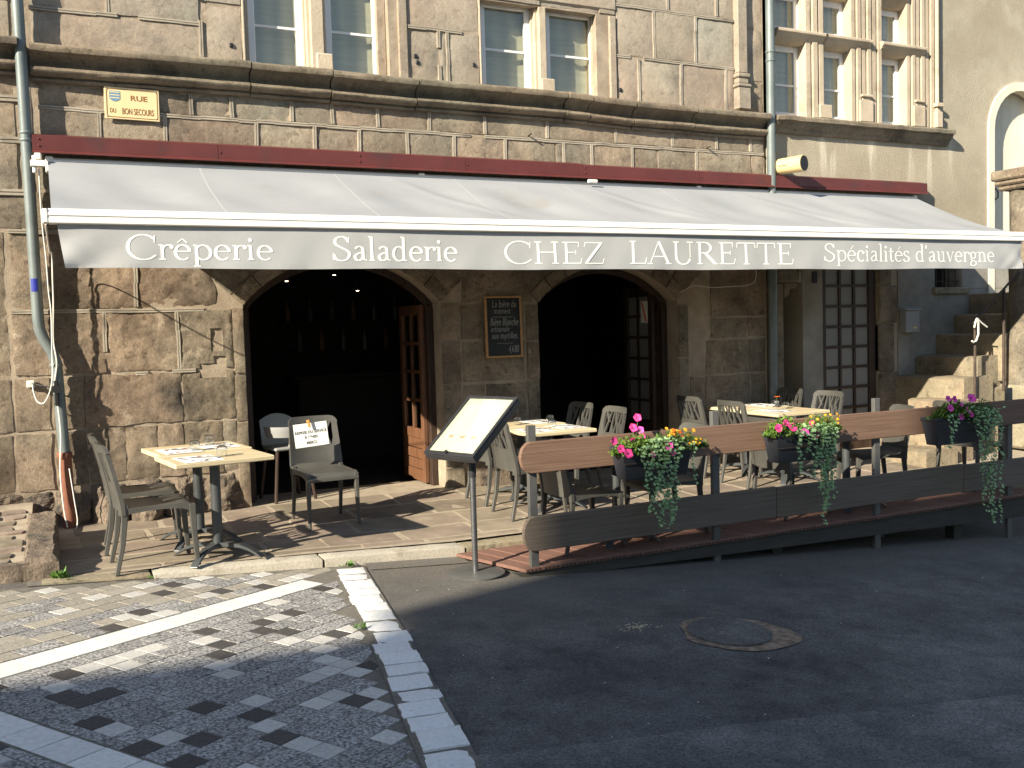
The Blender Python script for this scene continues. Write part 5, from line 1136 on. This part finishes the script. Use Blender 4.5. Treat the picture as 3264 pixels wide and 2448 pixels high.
def petunia(t, p, d, r, m, rg):
    d = d.normalized(); s = d.cross(Vector((0, 0, 1))).normalized(); u_ = s.cross(d); mb = MB(); n = 15; ring = []; rim = []
    for k in range(n):
        a = 2*math.pi*k/n; f = 1+.10*math.cos(5*a); w = .10*math.sin(10*a+rg.random())
        ring.append(p+(s*math.cos(a)+u_*math.sin(a))*r*.28-d*r*.22); rim.append(p+(s*math.cos(a)+u_*math.sin(a))*r*f+d*r*w)
    base = [p-d*r*1.3+(s*math.cos(2*math.pi*k/n)+u_*math.sin(2*math.pi*k/n))*r*.08 for k in range(n)]
    mb.add(ring+rim, [(k, (k+1) % n, n+(k+1) % n, n+k) for k in range(n)]); mb.add(base+ring, [(k, (k+1) % n, n+(k+1) % n, n+k) for k in range(n)])
    fl = mb.build('flower', M[m], t, smooth=True)
    th = MB(); th.add([p-d*r*.20+(s*math.cos(2*math.pi*k/8)+u_*math.sin(2*math.pi*k/8))*r*.25 for k in range(8)], [tuple(range(8))]); th.build('throat', M['throat'], fl)
def petunia_plant(label, loc, spots, w, rg, n=330, m='leaf'):
    t = thing('petunia', label, 'flower', loc); bush(t, -w*1.1, w*1.1, -.03, .15, .105, int(n*1.9), m, rg, .036, .022); stems(t, [s[0] for s in spots], 0)
    for (p, r, mm) in spots: petunia(t, Vector(p), Vector((rg.uniform(-.5, .3), -1, rg.uniform(.1, .7))), r, mm, rg)
    return t
def trailing(label, loc, w, strands, rg, m='silver', crown=170):
    t = thing('trailing_plant', label, 'plant', loc); st = MB(); lf = MB()
    for k in range(int(crown*1.2)):
        p = Vector((rg.gauss(0, w*.5), rg.uniform(-.125, .03), rg.uniform(-.07, .06))); roundleaf(lf, p, Vector((rg.gauss(0, .6), -1, rg.uniform(-.6, .6))), Vector((rg.gauss(0, .4), -.6, 1)), rg.uniform(.009, .016))
    for (dx, ln, sw) in strands:
        pts = []; x = dx*w; y = -.10
        for i in range(int(ln/.03)+3):
            z = .01-.0+(-max(0, i-1)*.03); pts.append(Vector((x+sw*math.sin(i*.7+dx*9)*.02+rg.gauss(0, .003), y-.035*min(1, i/2)+rg.gauss(0, .004), z)))
        pts = [Vector((x*.8, -.02, .02))]+pts; st.tube(pts, .0016, 4, False)
        for p in pts[1:]:
            for q in range(2 if rg.random() < .75 else 1):
                roundleaf(lf, p+Vector((rg.gauss(0, .006), -.004, rg.gauss(0, .006))), Vector((rg.choice((-1, 1))*rg.uniform(.4, 1), -rg.uniform(.3, .9), rg.uniform(-.5, .2))), Vector((rg.gauss(0, .3), -.8, .7)), rg.uniform(.007, .0145))
    st.build('stem', M['stem'], t); lf.build('foliage', M[m], t); return t
def marigold(label, loc, w, spots, rg, n=420, m='leafdark'):
    t = thing('marigold', label, 'flower', loc); bush(t, -w*1.1, w*1.1, -.03, .14, .11, int(n*1.7), m, rg, .034, .009); stems(t, [s[0] for s in spots], 0)
    for (p, r, mm) in spots:
        p = Vector(p); d = Vector((rg.gauss(0, .3), -.8, .8)).normalized(); s = d.cross(Vector((1, 0, .1))).normalized(); u_ = s.cross(d); mb = MB()
        for lay, (f, h) in enumerate(((1, 0), (.7, .25), (.4, .4))):
            for k in range(8):
                a = 2*math.pi*(k+.5*lay)/8; da = .36
                c = p+d*r*h; mb.add([c, c+(s*math.cos(a-da)+u_*math.sin(a-da))*r*f*.85+d*r*.08, c+(s*math.cos(a)+u_*math.sin(a))*r*f+d*r*.12, c+(s*math.cos(a+da)+u_*math.sin(a+da))*r*f*.85+d*r*.08], [(0, 1, 2, 3)])
        mb.build('flower', M[mm], t)
    return t
rg = random.Random(31)
planter(3.655, 4.285, 'dark planter box nearest the rounded fence end, full of pink and orange flowers')
petunia_plant('tall pink petunia at the left end of the first planter', (3.80, 5.95, .76), [((-.20, -.06, .09), .030, 'pink'), ((-.17, -.10, .035), .030, 'pink'), ((-.12, -.12, .0), .036, 'pink'), ((-.01, -.02, .17), .033, 'pink'), ((.04, .0, .24), .030, 'pink'), ((.05, -.02, .15), .027, 'magenta'), ((.06, -.03, .10), .025, 'pink'), ((-.02, -.02, .08), .02, 'pink')], .17, rg, 420)
petunia_plant('magenta petunia in the middle of the first planter', (4.02, 5.92, .74), [((.0, -.10, .055), .036, 'magenta'), ((.03, -.11, -.0), .026, 'magenta'), ((-.14, -.11, .0), .022, 'magenta'), ((.09, -.04, .05), .024, 'magenta')], .16, rg, 320, 'leafdark')
marigold('orange and yellow marigold at the right of the first planter', (4.20, 5.95, .76), .22, [((-.10+rg.random()*.22, -.05+rg.random()*.06, .06+rg.random()*.09), rg.uniform(.014, .02), rg.choice(('orange', 'gold', 'gold', 'orange'))) for k in range(18)]+[((.02+rg.random()*.2, -.09, rg.random()*.06), .013, 'gold') for k in range(8)], rg, 900)
trailing('silver green trailing plant spilling over the middle of the first planter', (3.98, 5.95, .78), .17, [(-.9, .34, 1), (-.75, .42, 1.2), (-.6, .5, 1), (-.45, .40, 1), (-.3, .55, .8), (-.2, .46, 1), (-.1, .58, 1), (.0, .40, 1), (.1, .55, 1.1), (.2, .5, 1), (.3, .56, .9), (.42, .38, 1), (.5, .46, 1), (-1.1, .2, 1), (1.5, .28, .6), (.62, .3, 1)], rg, crown=260)
planter(5.08, 5.74, 'dark planter box in the middle of the fence, with pink petunias and yellow flowers')
petunia_plant('pink petunia at the left end of the second planter', (5.20, 5.94, .79), [((-.11, -.08, .05), .034, 'pink'), ((-.02, -.06, .085), .030, 'pink'), ((.02, -.09, .05), .040, 'pink'), ((.13, -.11, .0), .034, 'magenta'), ((.25, -.10, -.02), .034, 'magenta'), ((.26, -.05, .06), .028, 'pink')], .17, rg, 420)
marigold('small yellow flowered bushy plant at the right of the second planter', (5.58, 5.95, .79), .20, [((-.15+rg.random()*.32, -.08+rg.random()*.06, .04+rg.random()*.08), .013, 'gold') for k in range(14)], rg, 900, 'leaf')
trailing('long green trailing plant hanging from the right half of the second planter', (5.47, 5.94, .79), .18, [(-1.3, .32, .5), (-1.2, .24, 1), (-.8, .12, 1), (-.55, .30, 1), (-.4, .34, 1), (-.3, .2, 1), (-.1, .42, 1), (0, .5, 1), (.1, .72, .8), (.2, .62, 1), (.3, .5, 1.1), (.42, .6, 1), (.55, .45, 1), (.7, .52, .9), (.8, .2, 1), (.15, .55, 1), (.25, .58, 1)], rg, 'silver', 320)
planter(6.85, 7.58, 'dark planter box in the shade at the right of the fence, with magenta petunias')
petunia_plant('magenta petunia clump in the shaded third planter', (7.13, 5.94, .80), [((-.12, -.05, .16), .028, 'magenta'), ((-.04, -.05, .15), .032, 'magenta'), ((-.14, -.09, .08), .032, 'magenta'), ((.16, -.06, .15), .042, 'magenta'), ((-.03, -.11, .0), .030, 'magenta'), ((.07, -.10, .05), .032, 'magenta'), ((.09, -.11, .01), .026, 'magenta'), ((.02, -.07, .10), .022, 'magenta')], .25, rg, 620)
marigold('ferny dark green foliage plant at the right end of the third planter', (7.45, 5.95, .80), .17, [], rg, 650)
trailing('very long trailing plant hanging from the third planter down past the lower rail', (7.36, 5.94, .81), .18, [(-2.4, .24, .6), (-2.2, .16, .7), (-1.9, .10, 1), (-.5, .26, 1), (-.35, .5, 1), (-.2, .62, 1), (-.1, .78, 1), (.05, .7, 1), (.2, .84, .9), (.3, .66, 1), (.4, .96, 1), (.5, .8, 1), (.6, .9, 1), (.8, .5, .8), (1.0, .22, 1), (1.1, .98, .7)], rg, 'silver', 260)

# ================================================================== CHAIRS
def make_chair():
    t = thing('terrace_chair', 'x', 'chair')
    def bpnt(s, z, off=0):
        rec = -.02-.26*max(0, z-.44)**1.25; hw = .222-.018*max(0, (z-.44)/.44)
        return Vector((rec-.038*(1-s*s)+.014+off, s*hw, z))
    def ribbon_on(mb, pts, w0, w1=None, th=.018):
        w1 = w1 or w0; n = len(pts); vs_ = []
        for i, (s, z) in enumerate(pts):
            a, b = pts[max(0, i-1)], pts[min(n-1, i+1)]; d = Vector(((b[0]-a[0])*.215, b[1]-a[1])); d.normalize(); w = w0+(w1-w0)*i/(n-1)
            for sg_ in (1, -1):
                ps, pz = s+sg_*(-d.y)*w/2/.215, z+sg_*d.x*w/2
                vs_ += [bpnt(ps, pz, 0), bpnt(ps, pz, -th)]
        fs = []
        for i in range(n-1):
            b = i*4; fs += [(b, b+4, b+6, b+2), (b+1, b+3, b+7, b+5), (b, b+1, b+5, b+4), (b+2, b+6, b+7, b+3)]
        fs += [(0, 2, 3, 1), ((n-1)*4, (n-1)*4+1, (n-1)*4+3, (n-1)*4+2)]
        mb.add(vs_, fs)
    f = MB()
    for s in (-1, 1): ribbon_on(f, [(s*.92, .40+.03*i) for i in range(15)], .05, .042, .026)
    ribbon_on(f, [(-.93, .815), (-.90, .835), (-.84, .848)]+[(-.75+.15*i, .852) for i in range(11)]+[(.84, .848), (.90, .835), (.93, .815)], .055, .055, .022)
    f.grid(lambda u, v: bpnt(-.93+1.86*u, .43+.185*v+.012*math.cos(math.pi*(2*u-1)*.5)*v), 12, 5, (-.016, 0, 0))
    f.build('backrest', M['chair'], t, smooth=True)
    l = MB()
    for (s0, z0, s1, z1) in ((-.74, .60, -.88, .73), (-.70, .60, -.40, .83), (-.47, .72, -.74, .83), (-.30, .60, -.18, .83), (-.10, .60, -.27, .72), (-.05, .60, .24, .83), (.08, .71, -.04, .83), (.34, .60, .19, .73), (.38, .60, .48, .83), (.46, .72, .74, .83), (.70, .60, .54, .72), (.74, .60, .88, .73)):
        ribbon_on(l, [(s0+(s1-s0)*i/3, z0+(z1-z0)*i/3) for i in range(4)], .020, .013, .015)
    l.build('lattice', M['chair'], t)
    sgm = MB()
    def seat(u, v):
        x = -.03+.485*u; y = (-.222+.444*v)*(1-.02*u); dip = .018*math.sin(math.pi*min(1, u*1.05))*(1-(2*v-1)**2*.5)
        z = .452-dip; z += .035*max(0, (.12-u)/.12)**2; z -= .050*max(0, (u-.86)/.14)**2; return (x, y, z)
    sgm.grid(seat, 18, 10, (0, 0, -.017)); sgm.build('seat', M['chair'], t, smooth=True)
    ar = MB()
    for s in (-1, 1): ar.grid(lambda u, v: (-.02+.45*u, s*(.2225-.004*u), .446-.045*v*(1-.4*math.sin(math.pi*u))-.04*max(0, (u-.85)/.15)**2), 12, 1, (0, -s*.014, 0))
    ar.grid(lambda u, v: (.452, -.205+.41*u, .412-.028*v), 6, 1, (-.014, 0, 0)); ar.build('seat_apron', M['chair'], t, smooth=True)
    def leg(path, s, w0, w1):
        m_ = MB(); vs_ = []; n = len(path)
        for i, (x, y, z) in enumerate(path):
            w = w0+(w1-w0)*i/(n-1); a = .8
            vs_ += [(x-w/2, s*(y-w*a/2), z), (x+w/2, s*(y-w*a/2), z), (x+w/2, s*(y+w*a/2), z), (x-w/2, s*(y+w*a/2), z)]
        fs = [(3, 2, 1, 0), tuple((n-1)*4+k for k in range(4))]+[(i*4+k, i*4+(k+1) % 4, i*4+4+(k+1) % 4, i*4+4+k) for i in range(n-1) for k in range(4)]
        m_.add(vs_, fs).build('leg', M['chair'], t, bevel=.005)
    for s in (-1, 1):
        leg([(-.005, .206, .47), (-.012, .206, .36), (-.03, .207, .2), (-.075, .21, 0)], s, .046, .030)
        leg([(.428, .203, .435), (.432, .204, .30), (.44, .206, .15), (.452, .21, 0)], s, .046, .030)
    return t
proto = make_chair(); usedc = [False]
def chair(x, y, z, rz, label, grp='terrace chairs', m=None):
    o = copy_tree(proto) if usedc[0] else proto; usedc[0] = True
    o.location = (x, y, z); o.rotation_euler = (0, 0, R(rz)); o['label'] = label; o['group'] = grp; return o
CH = 'taupe lattice-back chair '
chair(.36, 7.08, .105, 2, CH+'nearest the camera at the left table, facing right')
chair(.335, 7.74, .105, -2, CH+'second in, against the wall side of the left table')
sc2 = chair(1.99, 8.16, .088, -88, CH+'in the doorway with the paper notice pegged on it')
chair(3.53, 7.56, .022, 0, CH+'behind the menu stand, at the left of the middle table')
chair(3.55, 8.20, .03, 3, CH+'hidden farther in behind the menu stand, by the pier')
chair(4.72, 7.87, .022, 178, CH+'lit by sun at the right of the middle table')
chair(4.70, 8.48, .03, 183, CH+'in shade before the second arch, right of the middle table')
chair(3.44, 6.46, -.034, 3, CH+'on the deck behind the rounded fence end, facing right')
chair(4.66, 6.52, -.034, 176, CH+'on the deck behind the first planter, facing left')
chair(6.20, 7.73, .015, 0, CH+'lit at the left of the right-hand back table')
chair(6.20, 8.44, .025, 0, CH+'half shaded before the right pier, left of the back table')
chair(7.48, 7.92, .02, 181, CH+'lit at the right of the right-hand back table, before the glazed door')
chair(7.50, 8.56, .025, 178, CH+'dark, beside the right downpipe at the back table')
chair(5.62, 6.55, -.034, 4, CH+'behind the second planter, facing right')
chair(7.12, 6.62, -.034, 160, CH+'behind the fence between the second and third planters')
chair(8.02, 6.62, -.034, 8, CH+'behind the third planter at the right end of the deck')
# notice pegged on the doorway chair
nt = thing('paper_notice', 'white paper notice with printed lines pegged to the doorway chair', 'notice', (1.915, 8.032, .838)); nt.rotation_euler = (R(-6), R(-3.5), R(2))
MB().grid(lambda u, v: (-.145+.29*u, 0, -.105+.20*v), 8, 6, (0, .0008, 0)).build('sheet', M['paperw'], nt)
for (s, z, q) in (('REPRISE DU SERVICE', .008, 1), ('À 19H00.', -.035, 1), ('MERCI.', -.082, 1)): sans('lettering', s, .0335, M['ink'], nt, (.0, -.0007, z), (R(90), 0, 0), bold=.0009, sx=.90)
pg = thing('clothes_peg', 'orange wooden clothes peg clamping the paper notice', 'peg', (1.90, 8.03, .915)); pg.rotation_euler = (R(-6), R(-12), 0)
for s in (-1, 1): MB().prism([(-.009, -.02), (.009, -.02), (.010, .045), (-.010, .045)], s*.012-.004, s*.012+.004).build('peg_half', M['clip'], pg, bevel=.002)

# ================================================================== TABLES
def make_table():
    t = thing('bistro_table', 'x', 'table'); hx, hy = .345, .295
    tp = MB().box(-hx, hx, -hy, hy, .698, .732).build('table_top', M['tabletop'], t, bevel=.006)
    MB().tube([(0, 0, .07), (0, 0, .698)], .036, 14).build('column', M['tableleg'], t, smooth=True)
    MB().box(-.2, .2, -.2, .2, .685, .6978).build('top_plate', M['tableleg'], t)
    for k in range(4):
        a = R(45+90*k)+ (0); c, s = math.cos(a), math.sin(a); f = MB(); vs_ = []
        prof_ = [(.02, .105, .03), (.10, .105, .03), (.18, .095, .026), (.25, .07, .022), (.31, .035, .018), (.345, .006, .012)]
        for (r_, z, th) in prof_:
            for (w, dz) in ((-.028, -th), (.028, -th), (.028, 0), (-.028, 0)): vs_.append((c*r_-s*w, s*r_+c*w, max(.0, z+dz)))
        n = len(prof_); fs = [(0, 1, 2, 3), ((n-1)*4+3, (n-1)*4+2, (n-1)*4+1, (n-1)*4)]+[(i*4+k_, i*4+4+k_, i*4+4+(k_+1) % 4, i*4+(k_+1) % 4) for i in range(n-1) for k_ in range(4)]
        f.add(vs_, fs).build('foot', M['tableleg'], t, bevel=.003)
    return t
ptab = make_table(); usedt = [False]
def table(x, y, z, rz, label):
    o = copy_tree(ptab) if usedt[0] else ptab; usedt[0] = True
    o.location = (x, y, z); o.rotation_euler = (0, 0, R(rz)); o['label'] = label; o['group'] = 'bistro tables on the terrace'; return o
table(.985, 7.10, .10, 8, 'pale wood bistro table nearest the camera at the left'); table(.94, 7.705, .10, 8, 'pale wood bistro table against the wall behind the left one')
table(4.05, 7.78, .02, 1, 'pale wood bistro table in the middle behind the menu stand'); table(4.06, 8.385, .025, 1, 'pale wood bistro table in shade beside the pier')
table(3.98, 6.50, -.034, 2, 'bistro table on the deck hidden behind the first planter')
table(6.80, 7.74, .018, 0, 'pale wood bistro table before the right pier, lit in front'); table(6.80, 8.345, .024, 0, 'pale wood bistro table against the right pier')
table(6.48, 6.56, -.034, 3, 'bistro table on the deck behind the second planter'); table(8.62, 6.60, -.034, 0, 'bistro table on the deck at the far right of the fence')
# ---- place mats, cutlery, tumblers
def placemat(x, y, z, rz, label, sd):
    t = thing('placemat', label, 'placemat', (x, y, z), R(rz), 'printed paper placemats'); MB().box(-.135, .135, -.19, .19, 0, .0008).build('sheet', M['mat_white'], t); q = random.Random(sd)
    d1, d2 = MB(), MB()
    for k in range(12):
        a, b = q.uniform(-.12, .09), q.uniform(-.17, .13); w, h = q.uniform(.02, .05), q.uniform(.02, .05)
        (d1 if q.random() < .6 else d2).box(a, min(.13, a+w), b, min(.185, b+h), .001+.00015*k, .00107+.00015*k)
    tag(d1.build('print', M['mat_dark'], t), kind='stuff'); tag(d2.build('print', M['mat_rust'], t), kind='stuff'); return t
def cutlery(x, y, z, rz, label):
    t = thing('cutlery_set', label, 'cutlery', (x, y, z), R(rz), 'cutlery on paper napkins'); MB().box(-.045, .045, -.10, .10, 0, .003).build('napkin', M['clip'] if False else M['paperw'], t)
    MB().box(-.025, -.012, -.10, .09, .0035, .006).build('knife', M['steel'], t, bevel=.001); f = MB(); f.box(.012, .020, -.10, .03, .0035, .006); f.box(.006, .026, .03, .05, .0035, .006)
    for k in range(3): f.box(.006+.008*k, .010+.008*k, .05, .095, .0035, .006)
    f.build('fork', M['steel'], t)
gl_me = None
def glass(x, y, z, label):
    global gl_me
    if gl_me is None:
        o = MB().lathe([(.001, .078), (.022, .078), (.034, .070), (.039, .052), (.038, .025), (.031, 0), (.029, .001), (.036, .026), (.037, .052), (.032, .068), (.021, .074), (.001, .074)], 20).build('tumbler', M['glass'], None, smooth=True); gl_me = o.data
    else: o = bpy.data.objects.new('tumbler', gl_me); link(o)
    o.location = (x, y, z); return tag(o, label, 'tumbler', 'upturned tumblers on the tables')
placemat(.86, 6.98, .8335, 8, 'printed placemat at the camera end of the left table', 1); placemat(.80, 7.58, .8335, 8, 'printed placemat at the wall end of the left table', 2); placemat(1.10, 7.72, .8335, 8, 'printed placemat at the far right of the left tables', 3)
cutlery(.90, 6.98, .837, 70, 'knife and fork on the nearest left placemat'); cutlery(.83, 7.58, .837, 70, 'knife and fork on the left placemat by the wall'); cutlery(1.10, 7.72, .837, 75, 'knife and fork on the far right left-table placemat')
glass(1.03, 7.02, .8335, 'smoky upturned tumbler nearest the camera on the left table'); glass(.905, 7.50, .8335, 'clear upturned tumbler at the middle of the left tables'); glass(1.06, 7.86, .8335, 'clear upturned tumbler nearest the wall on the left tables')
placemat(3.88, 7.72, .7535, 1, 'printed placemat on the left of the middle table', 4); placemat(4.24, 7.80, .7535, 1, 'printed placemat on the right of the middle table', 5); placemat(4.24, 8.36, .7585, 1, 'printed placemat on the shaded middle table', 6)
cutlery(3.92, 7.72, .757, 60, 'knife and fork on the left of the middle table'); cutlery(4.24, 7.8, .757, 65, 'knife and fork on the right of the middle table')
glass(4.12, 7.84, .7535, 'upturned tumbler in front on the middle table'); glass(4.30, 8.22, .7585, 'upturned tumbler behind on the middle table'); glass(3.96, 8.24, .7585, 'upturned tumbler beside the menu stand on the middle table')
placemat(6.66, 7.75, .7515, 0, 'printed placemat on the left of the right-hand back table', 7); placemat(6.98, 8.30, .7575, 0, 'printed placemat on the wall side of the right-hand back table', 8); cutlery(6.7, 7.75, .755, 60, 'knife and fork on the right-hand back table')
glass(6.95, 8.06, .7575, 'upturned tumbler nearer the wall on the right-hand back table'); glass(6.92, 7.86, .7515, 'upturned tumbler nearer the fence on the right-hand back table'); glass(6.62, 8.42, .7575, 'upturned tumbler beside the half shaded chair')
glass(6.56, 6.64, .699, 'upturned tumbler on the deck table between second and third planters'); glass(8.50, 6.62, .699, 'upturned tumbler at the far right above the fence')
tf = thing('table_flower', 'small orange flower in a pot on the right-hand back table', 'flower', (7.03, 8.12, .7575)); MB().lathe([(.02, 0), (.026, .05), (.001, .05)], 10).build('pot', M['mailbox'], tf, smooth=True)
q_ = MB(); [q_.add([(0, 0, .09), (.03*math.cos(a-.4), .03*math.sin(a-.4), .10), (.035*math.cos(a), .035*math.sin(a), .105), (.03*math.cos(a+.4), .03*math.sin(a+.4), .10)], [(0, 1, 2, 3)]) for a in [k*math.pi/4 for k in range(8)]]; q_.build('petals', M['orange'], tf); MB().tube([(0, 0, .04), (0, 0, .09)], .003, 5).build('stem', M['stem'], tf)

# ================================================================== MENU STAND
ms = thing('menu_stand', 'black tilted menu display on a steel pole with round base at the kerb', 'menu stand', (2.652, 6.292, road_z(2.65)+.004))
MB().lathe([(.215, 0), (.215, .008), (.205, .012), (.03, .016), (.001, .016)], 36).build('base', M['gunmetal'], ms, smooth=True)
MB().tube([(0, 0, .014), (0, 0, .70)], .0215, 16).build('pole', M['polesteel'], ms, smooth=True); MB().tube([(0, 0, .70), (0, 0, 1.02)], .027, 16).build('pole_sleeve', M['menublack'], ms, smooth=True)
phi, tl = R(-66.6), R(37.5)
ax_ = Vector((math.cos(phi), math.sin(phi), 0)); n0 = Vector((math.sin(phi), -math.cos(phi), 0)); by_ = Vector((0, 0, math.sin(tl)))-n0*math.cos(tl); nz_ = ax_.cross(by_)
T = Matrix(((ax_.x, by_.x, nz_.x, 0), (ax_.y, by_.y, nz_.y, 0), (ax_.z, by_.z, nz_.z, 1.002-(road_z(2.65)+.004)), (0, 0, 0, 1)))
hw, hh_ = .243, .309; fm = .026; cs = MB()
cs.box(-hw, hw, -hh_, hh_, -.065, -.012, T)
case = cs.build('case', M['menublack'], ms, bevel=.006)
fr_ = MB()
for q in ((-hw, hw, -hh_, -hh_+fm*1.3), (-hw, hw, hh_-fm, hh_), (-hw, -hw+fm, -hh_+fm*1.3, hh_-fm), (hw-fm, hw, -hh_+fm*1.3, hh_-fm)): fr_.box(q[0], q[1], q[2], q[3], -.0118, .002, T)
fr_.build('frame', M['menublack'], ms, bevel=.003)
M['menuglass'] = mat('backed_menu_panel', (.60, .62, .50), (.66, .67, .55), .25, 2, 3, spec=.6)
M['menupaper'] = plain('cream_menu_paper', (.70, .68, .55), .8)
M['clearpane'] = M['pane'].copy(); M['clearpane'].name = 'clear_menu_glass'
for n_ in M['clearpane'].node_tree.nodes:
    if n_.type == 'BSDF_TRANSPARENT': n_.inputs[0].default_value = (.97, .97, .93, 1)
MB().box(-hw+fm, hw-fm, -hh_+fm*1.3, hh_-fm, -.0117, -.009, T).build('backing_panel', M['menuglass'], ms)
for k in range(3):
    a = -.165+k*.11
    sh_ = MB().box(a, a+.106, -.145, .22, -.0088, -.0078, T).build('menu_sheet', M['menupaper'], ms)
    ln_ = MB(); qq = random.Random(k)
    for j in range(22): ln_.box(a+.012, a+.02+qq.uniform(.02, .07), .165-j*.0125, .168-j*.0125, -.0076, -.0074, T)
    M.setdefault('faint', plain('faint_print', (.60, .58, .52), .8)); ln_.build('print', M['faint'], sh_)
    M.setdefault('faintred', plain('faint_red_print', (.75, .32, .27), .8)); e = MB(); e.add([tuple(T @ Vector((a+.053+.028*math.cos(t), -.118+.018*math.sin(t), -.0075))) for t in [i*math.pi/6 for i in range(12)]], [tuple(range(12))]); e.build('red_mark', M['faintred'], sh_)
MB().box(-.035, .075, -.255, -.165, -.0088, -.0078, T).build('menu_card', M['menupaper'], ms)
MB().box(-hw+fm, hw-fm, -hh_+fm*1.3, hh_-fm, -.004, -.002, T).build('glass_front', M['clearpane'], ms)
MB().tube([T @ Vector((-.02, -hh_+.02, .0)), T @ Vector((-.02, -hh_+.02, .02))], .013, 12).build('knob', M['black'], ms)
# ================================================================== LOW STONE RAMP AT THE LEFT, WEEDS
rp = thing('stone_ramp', 'low rough stone ramp with small cobbles at the lower left corner', 'ramp', (-.5, 7.5, .1))
def rtop(y): return .225+.11*(y-6.98)/1.9
def fnr(u, v):
    x = -1.9+1.66*u; y = 7.0+1.93*v; e = v < .02
    return (x, y+.03*noise.noise(Vector((x*4, 2, 1)))*e, rtop(y)+.004+.004*noise.noise(Vector((x*6, y*6, 2)))-.05*e)
o = MB().grid(fnr, 24, 18, (0, 0, -.34)).build('ramp_body', M['flagmortar'], rp, smooth=True); o.location = (.5, -7.5, -.1)
def fne(u, v):
    x = -.27+.21*u; y = 6.97+1.45*v; e = min(u, 1-u, v, 1-v) < .01
    return (x+.022*noise.noise(Vector((y*5, 1, u*3)))+.012*noise.noise(Vector((y*17, 4, u*3))), y+.02*noise.noise(Vector((x*7, 2, v*4))), rtop(y)+.035+.022*noise.noise(Vector((x*7, y*5, 2)))+.010*noise.noise(Vector((x*19, y*19, 2)))-(.035 if e else 0))
o = MB().grid(fne, 10, 40, (0, 0, -.36)).build('edge_stone', M['rubble'], rp, smooth=True); o.location = (.5, -7.5, -.1)
def fnf(u, v):
    x = -1.9+1.66*u; z = .0+.24*v
    return (x, 6.985-.03*noise.noise(Vector((x*5, z*7, 5)))-.02*noise.noise(Vector((x*14, z*14, 5))), z)
o = MB().grid(fnf, 40, 8, (0, .08, 0)).build('face_stone', M['rubble'], rp, smooth=True); o.location = (.5, -7.5, -.1)
q = random.Random(4); y = 7.04
while y < 8.6:
    x = -1.2+q.uniform(-.1, 0); hgt = q.uniform(.13, .20)
    while x < -.42:
        ln = min(q.uniform(.16, .32), -.275-x); zz = rtop(y+hgt/2); js = lambda: q.uniform(-.010, .010)
        pts = [(x+.014+js(), y+.014+js()), (x+ln*.5, y+.010+js()), (x+ln-.014+js(), y+.014+js()), (x+ln-.010+js()*.5, y+hgt*.5), (x+ln-.018+js(), y+hgt-.014+js()), (x+ln*.5, y+hgt-.012+js()), (x+.016+js(), y+hgt-.014+js()), (x+.010+js()*.5, y+hgt*.5)]
        o = MB().prism(pts, zz-.04, zz+.010+q.uniform(0, .010), 'z').build('cobble', M['cobble'], rp); o.location = (.5, -7.5, -.1); x += ln
    y += hgt
def weed(x, y, z, label, r, n, sd, tall=.6):
    q = random.Random(sd); mb = MB()
    for k in range(n):
        a = q.uniform(0, 6.28); d = Vector((math.cos(a), math.sin(a), q.uniform(.2, tall*2))); leafquad(mb, Vector((x+q.gauss(0, r*.25), y+q.gauss(0, r*.2), z)), d, Vector((0, 0, 1)), r*q.uniform(.5, 1.1), r*.22)
    tag(mb.build('weed', M['grass']), label, 'weed', 'weeds in the paving joints')
weed(-.06, 6.93, road_z(0)+.02, 'tuft of weeds where the stone ramp meets the paving', .085, 60, 1, 1.0); weed(1.85, 6.74, road_z(1.85)+.012, 'small weed at the kerb above the white setts', .06, 36, 2); weed(1.47, 5.20, road_z(1.47)+.012, 'round leaved weed beside the white setts', .05, 26, 3); weed(.50, 6.80, road_z(.5)+.012, 'tiny weed in the kerb joint below the left table', .03, 16, 4)
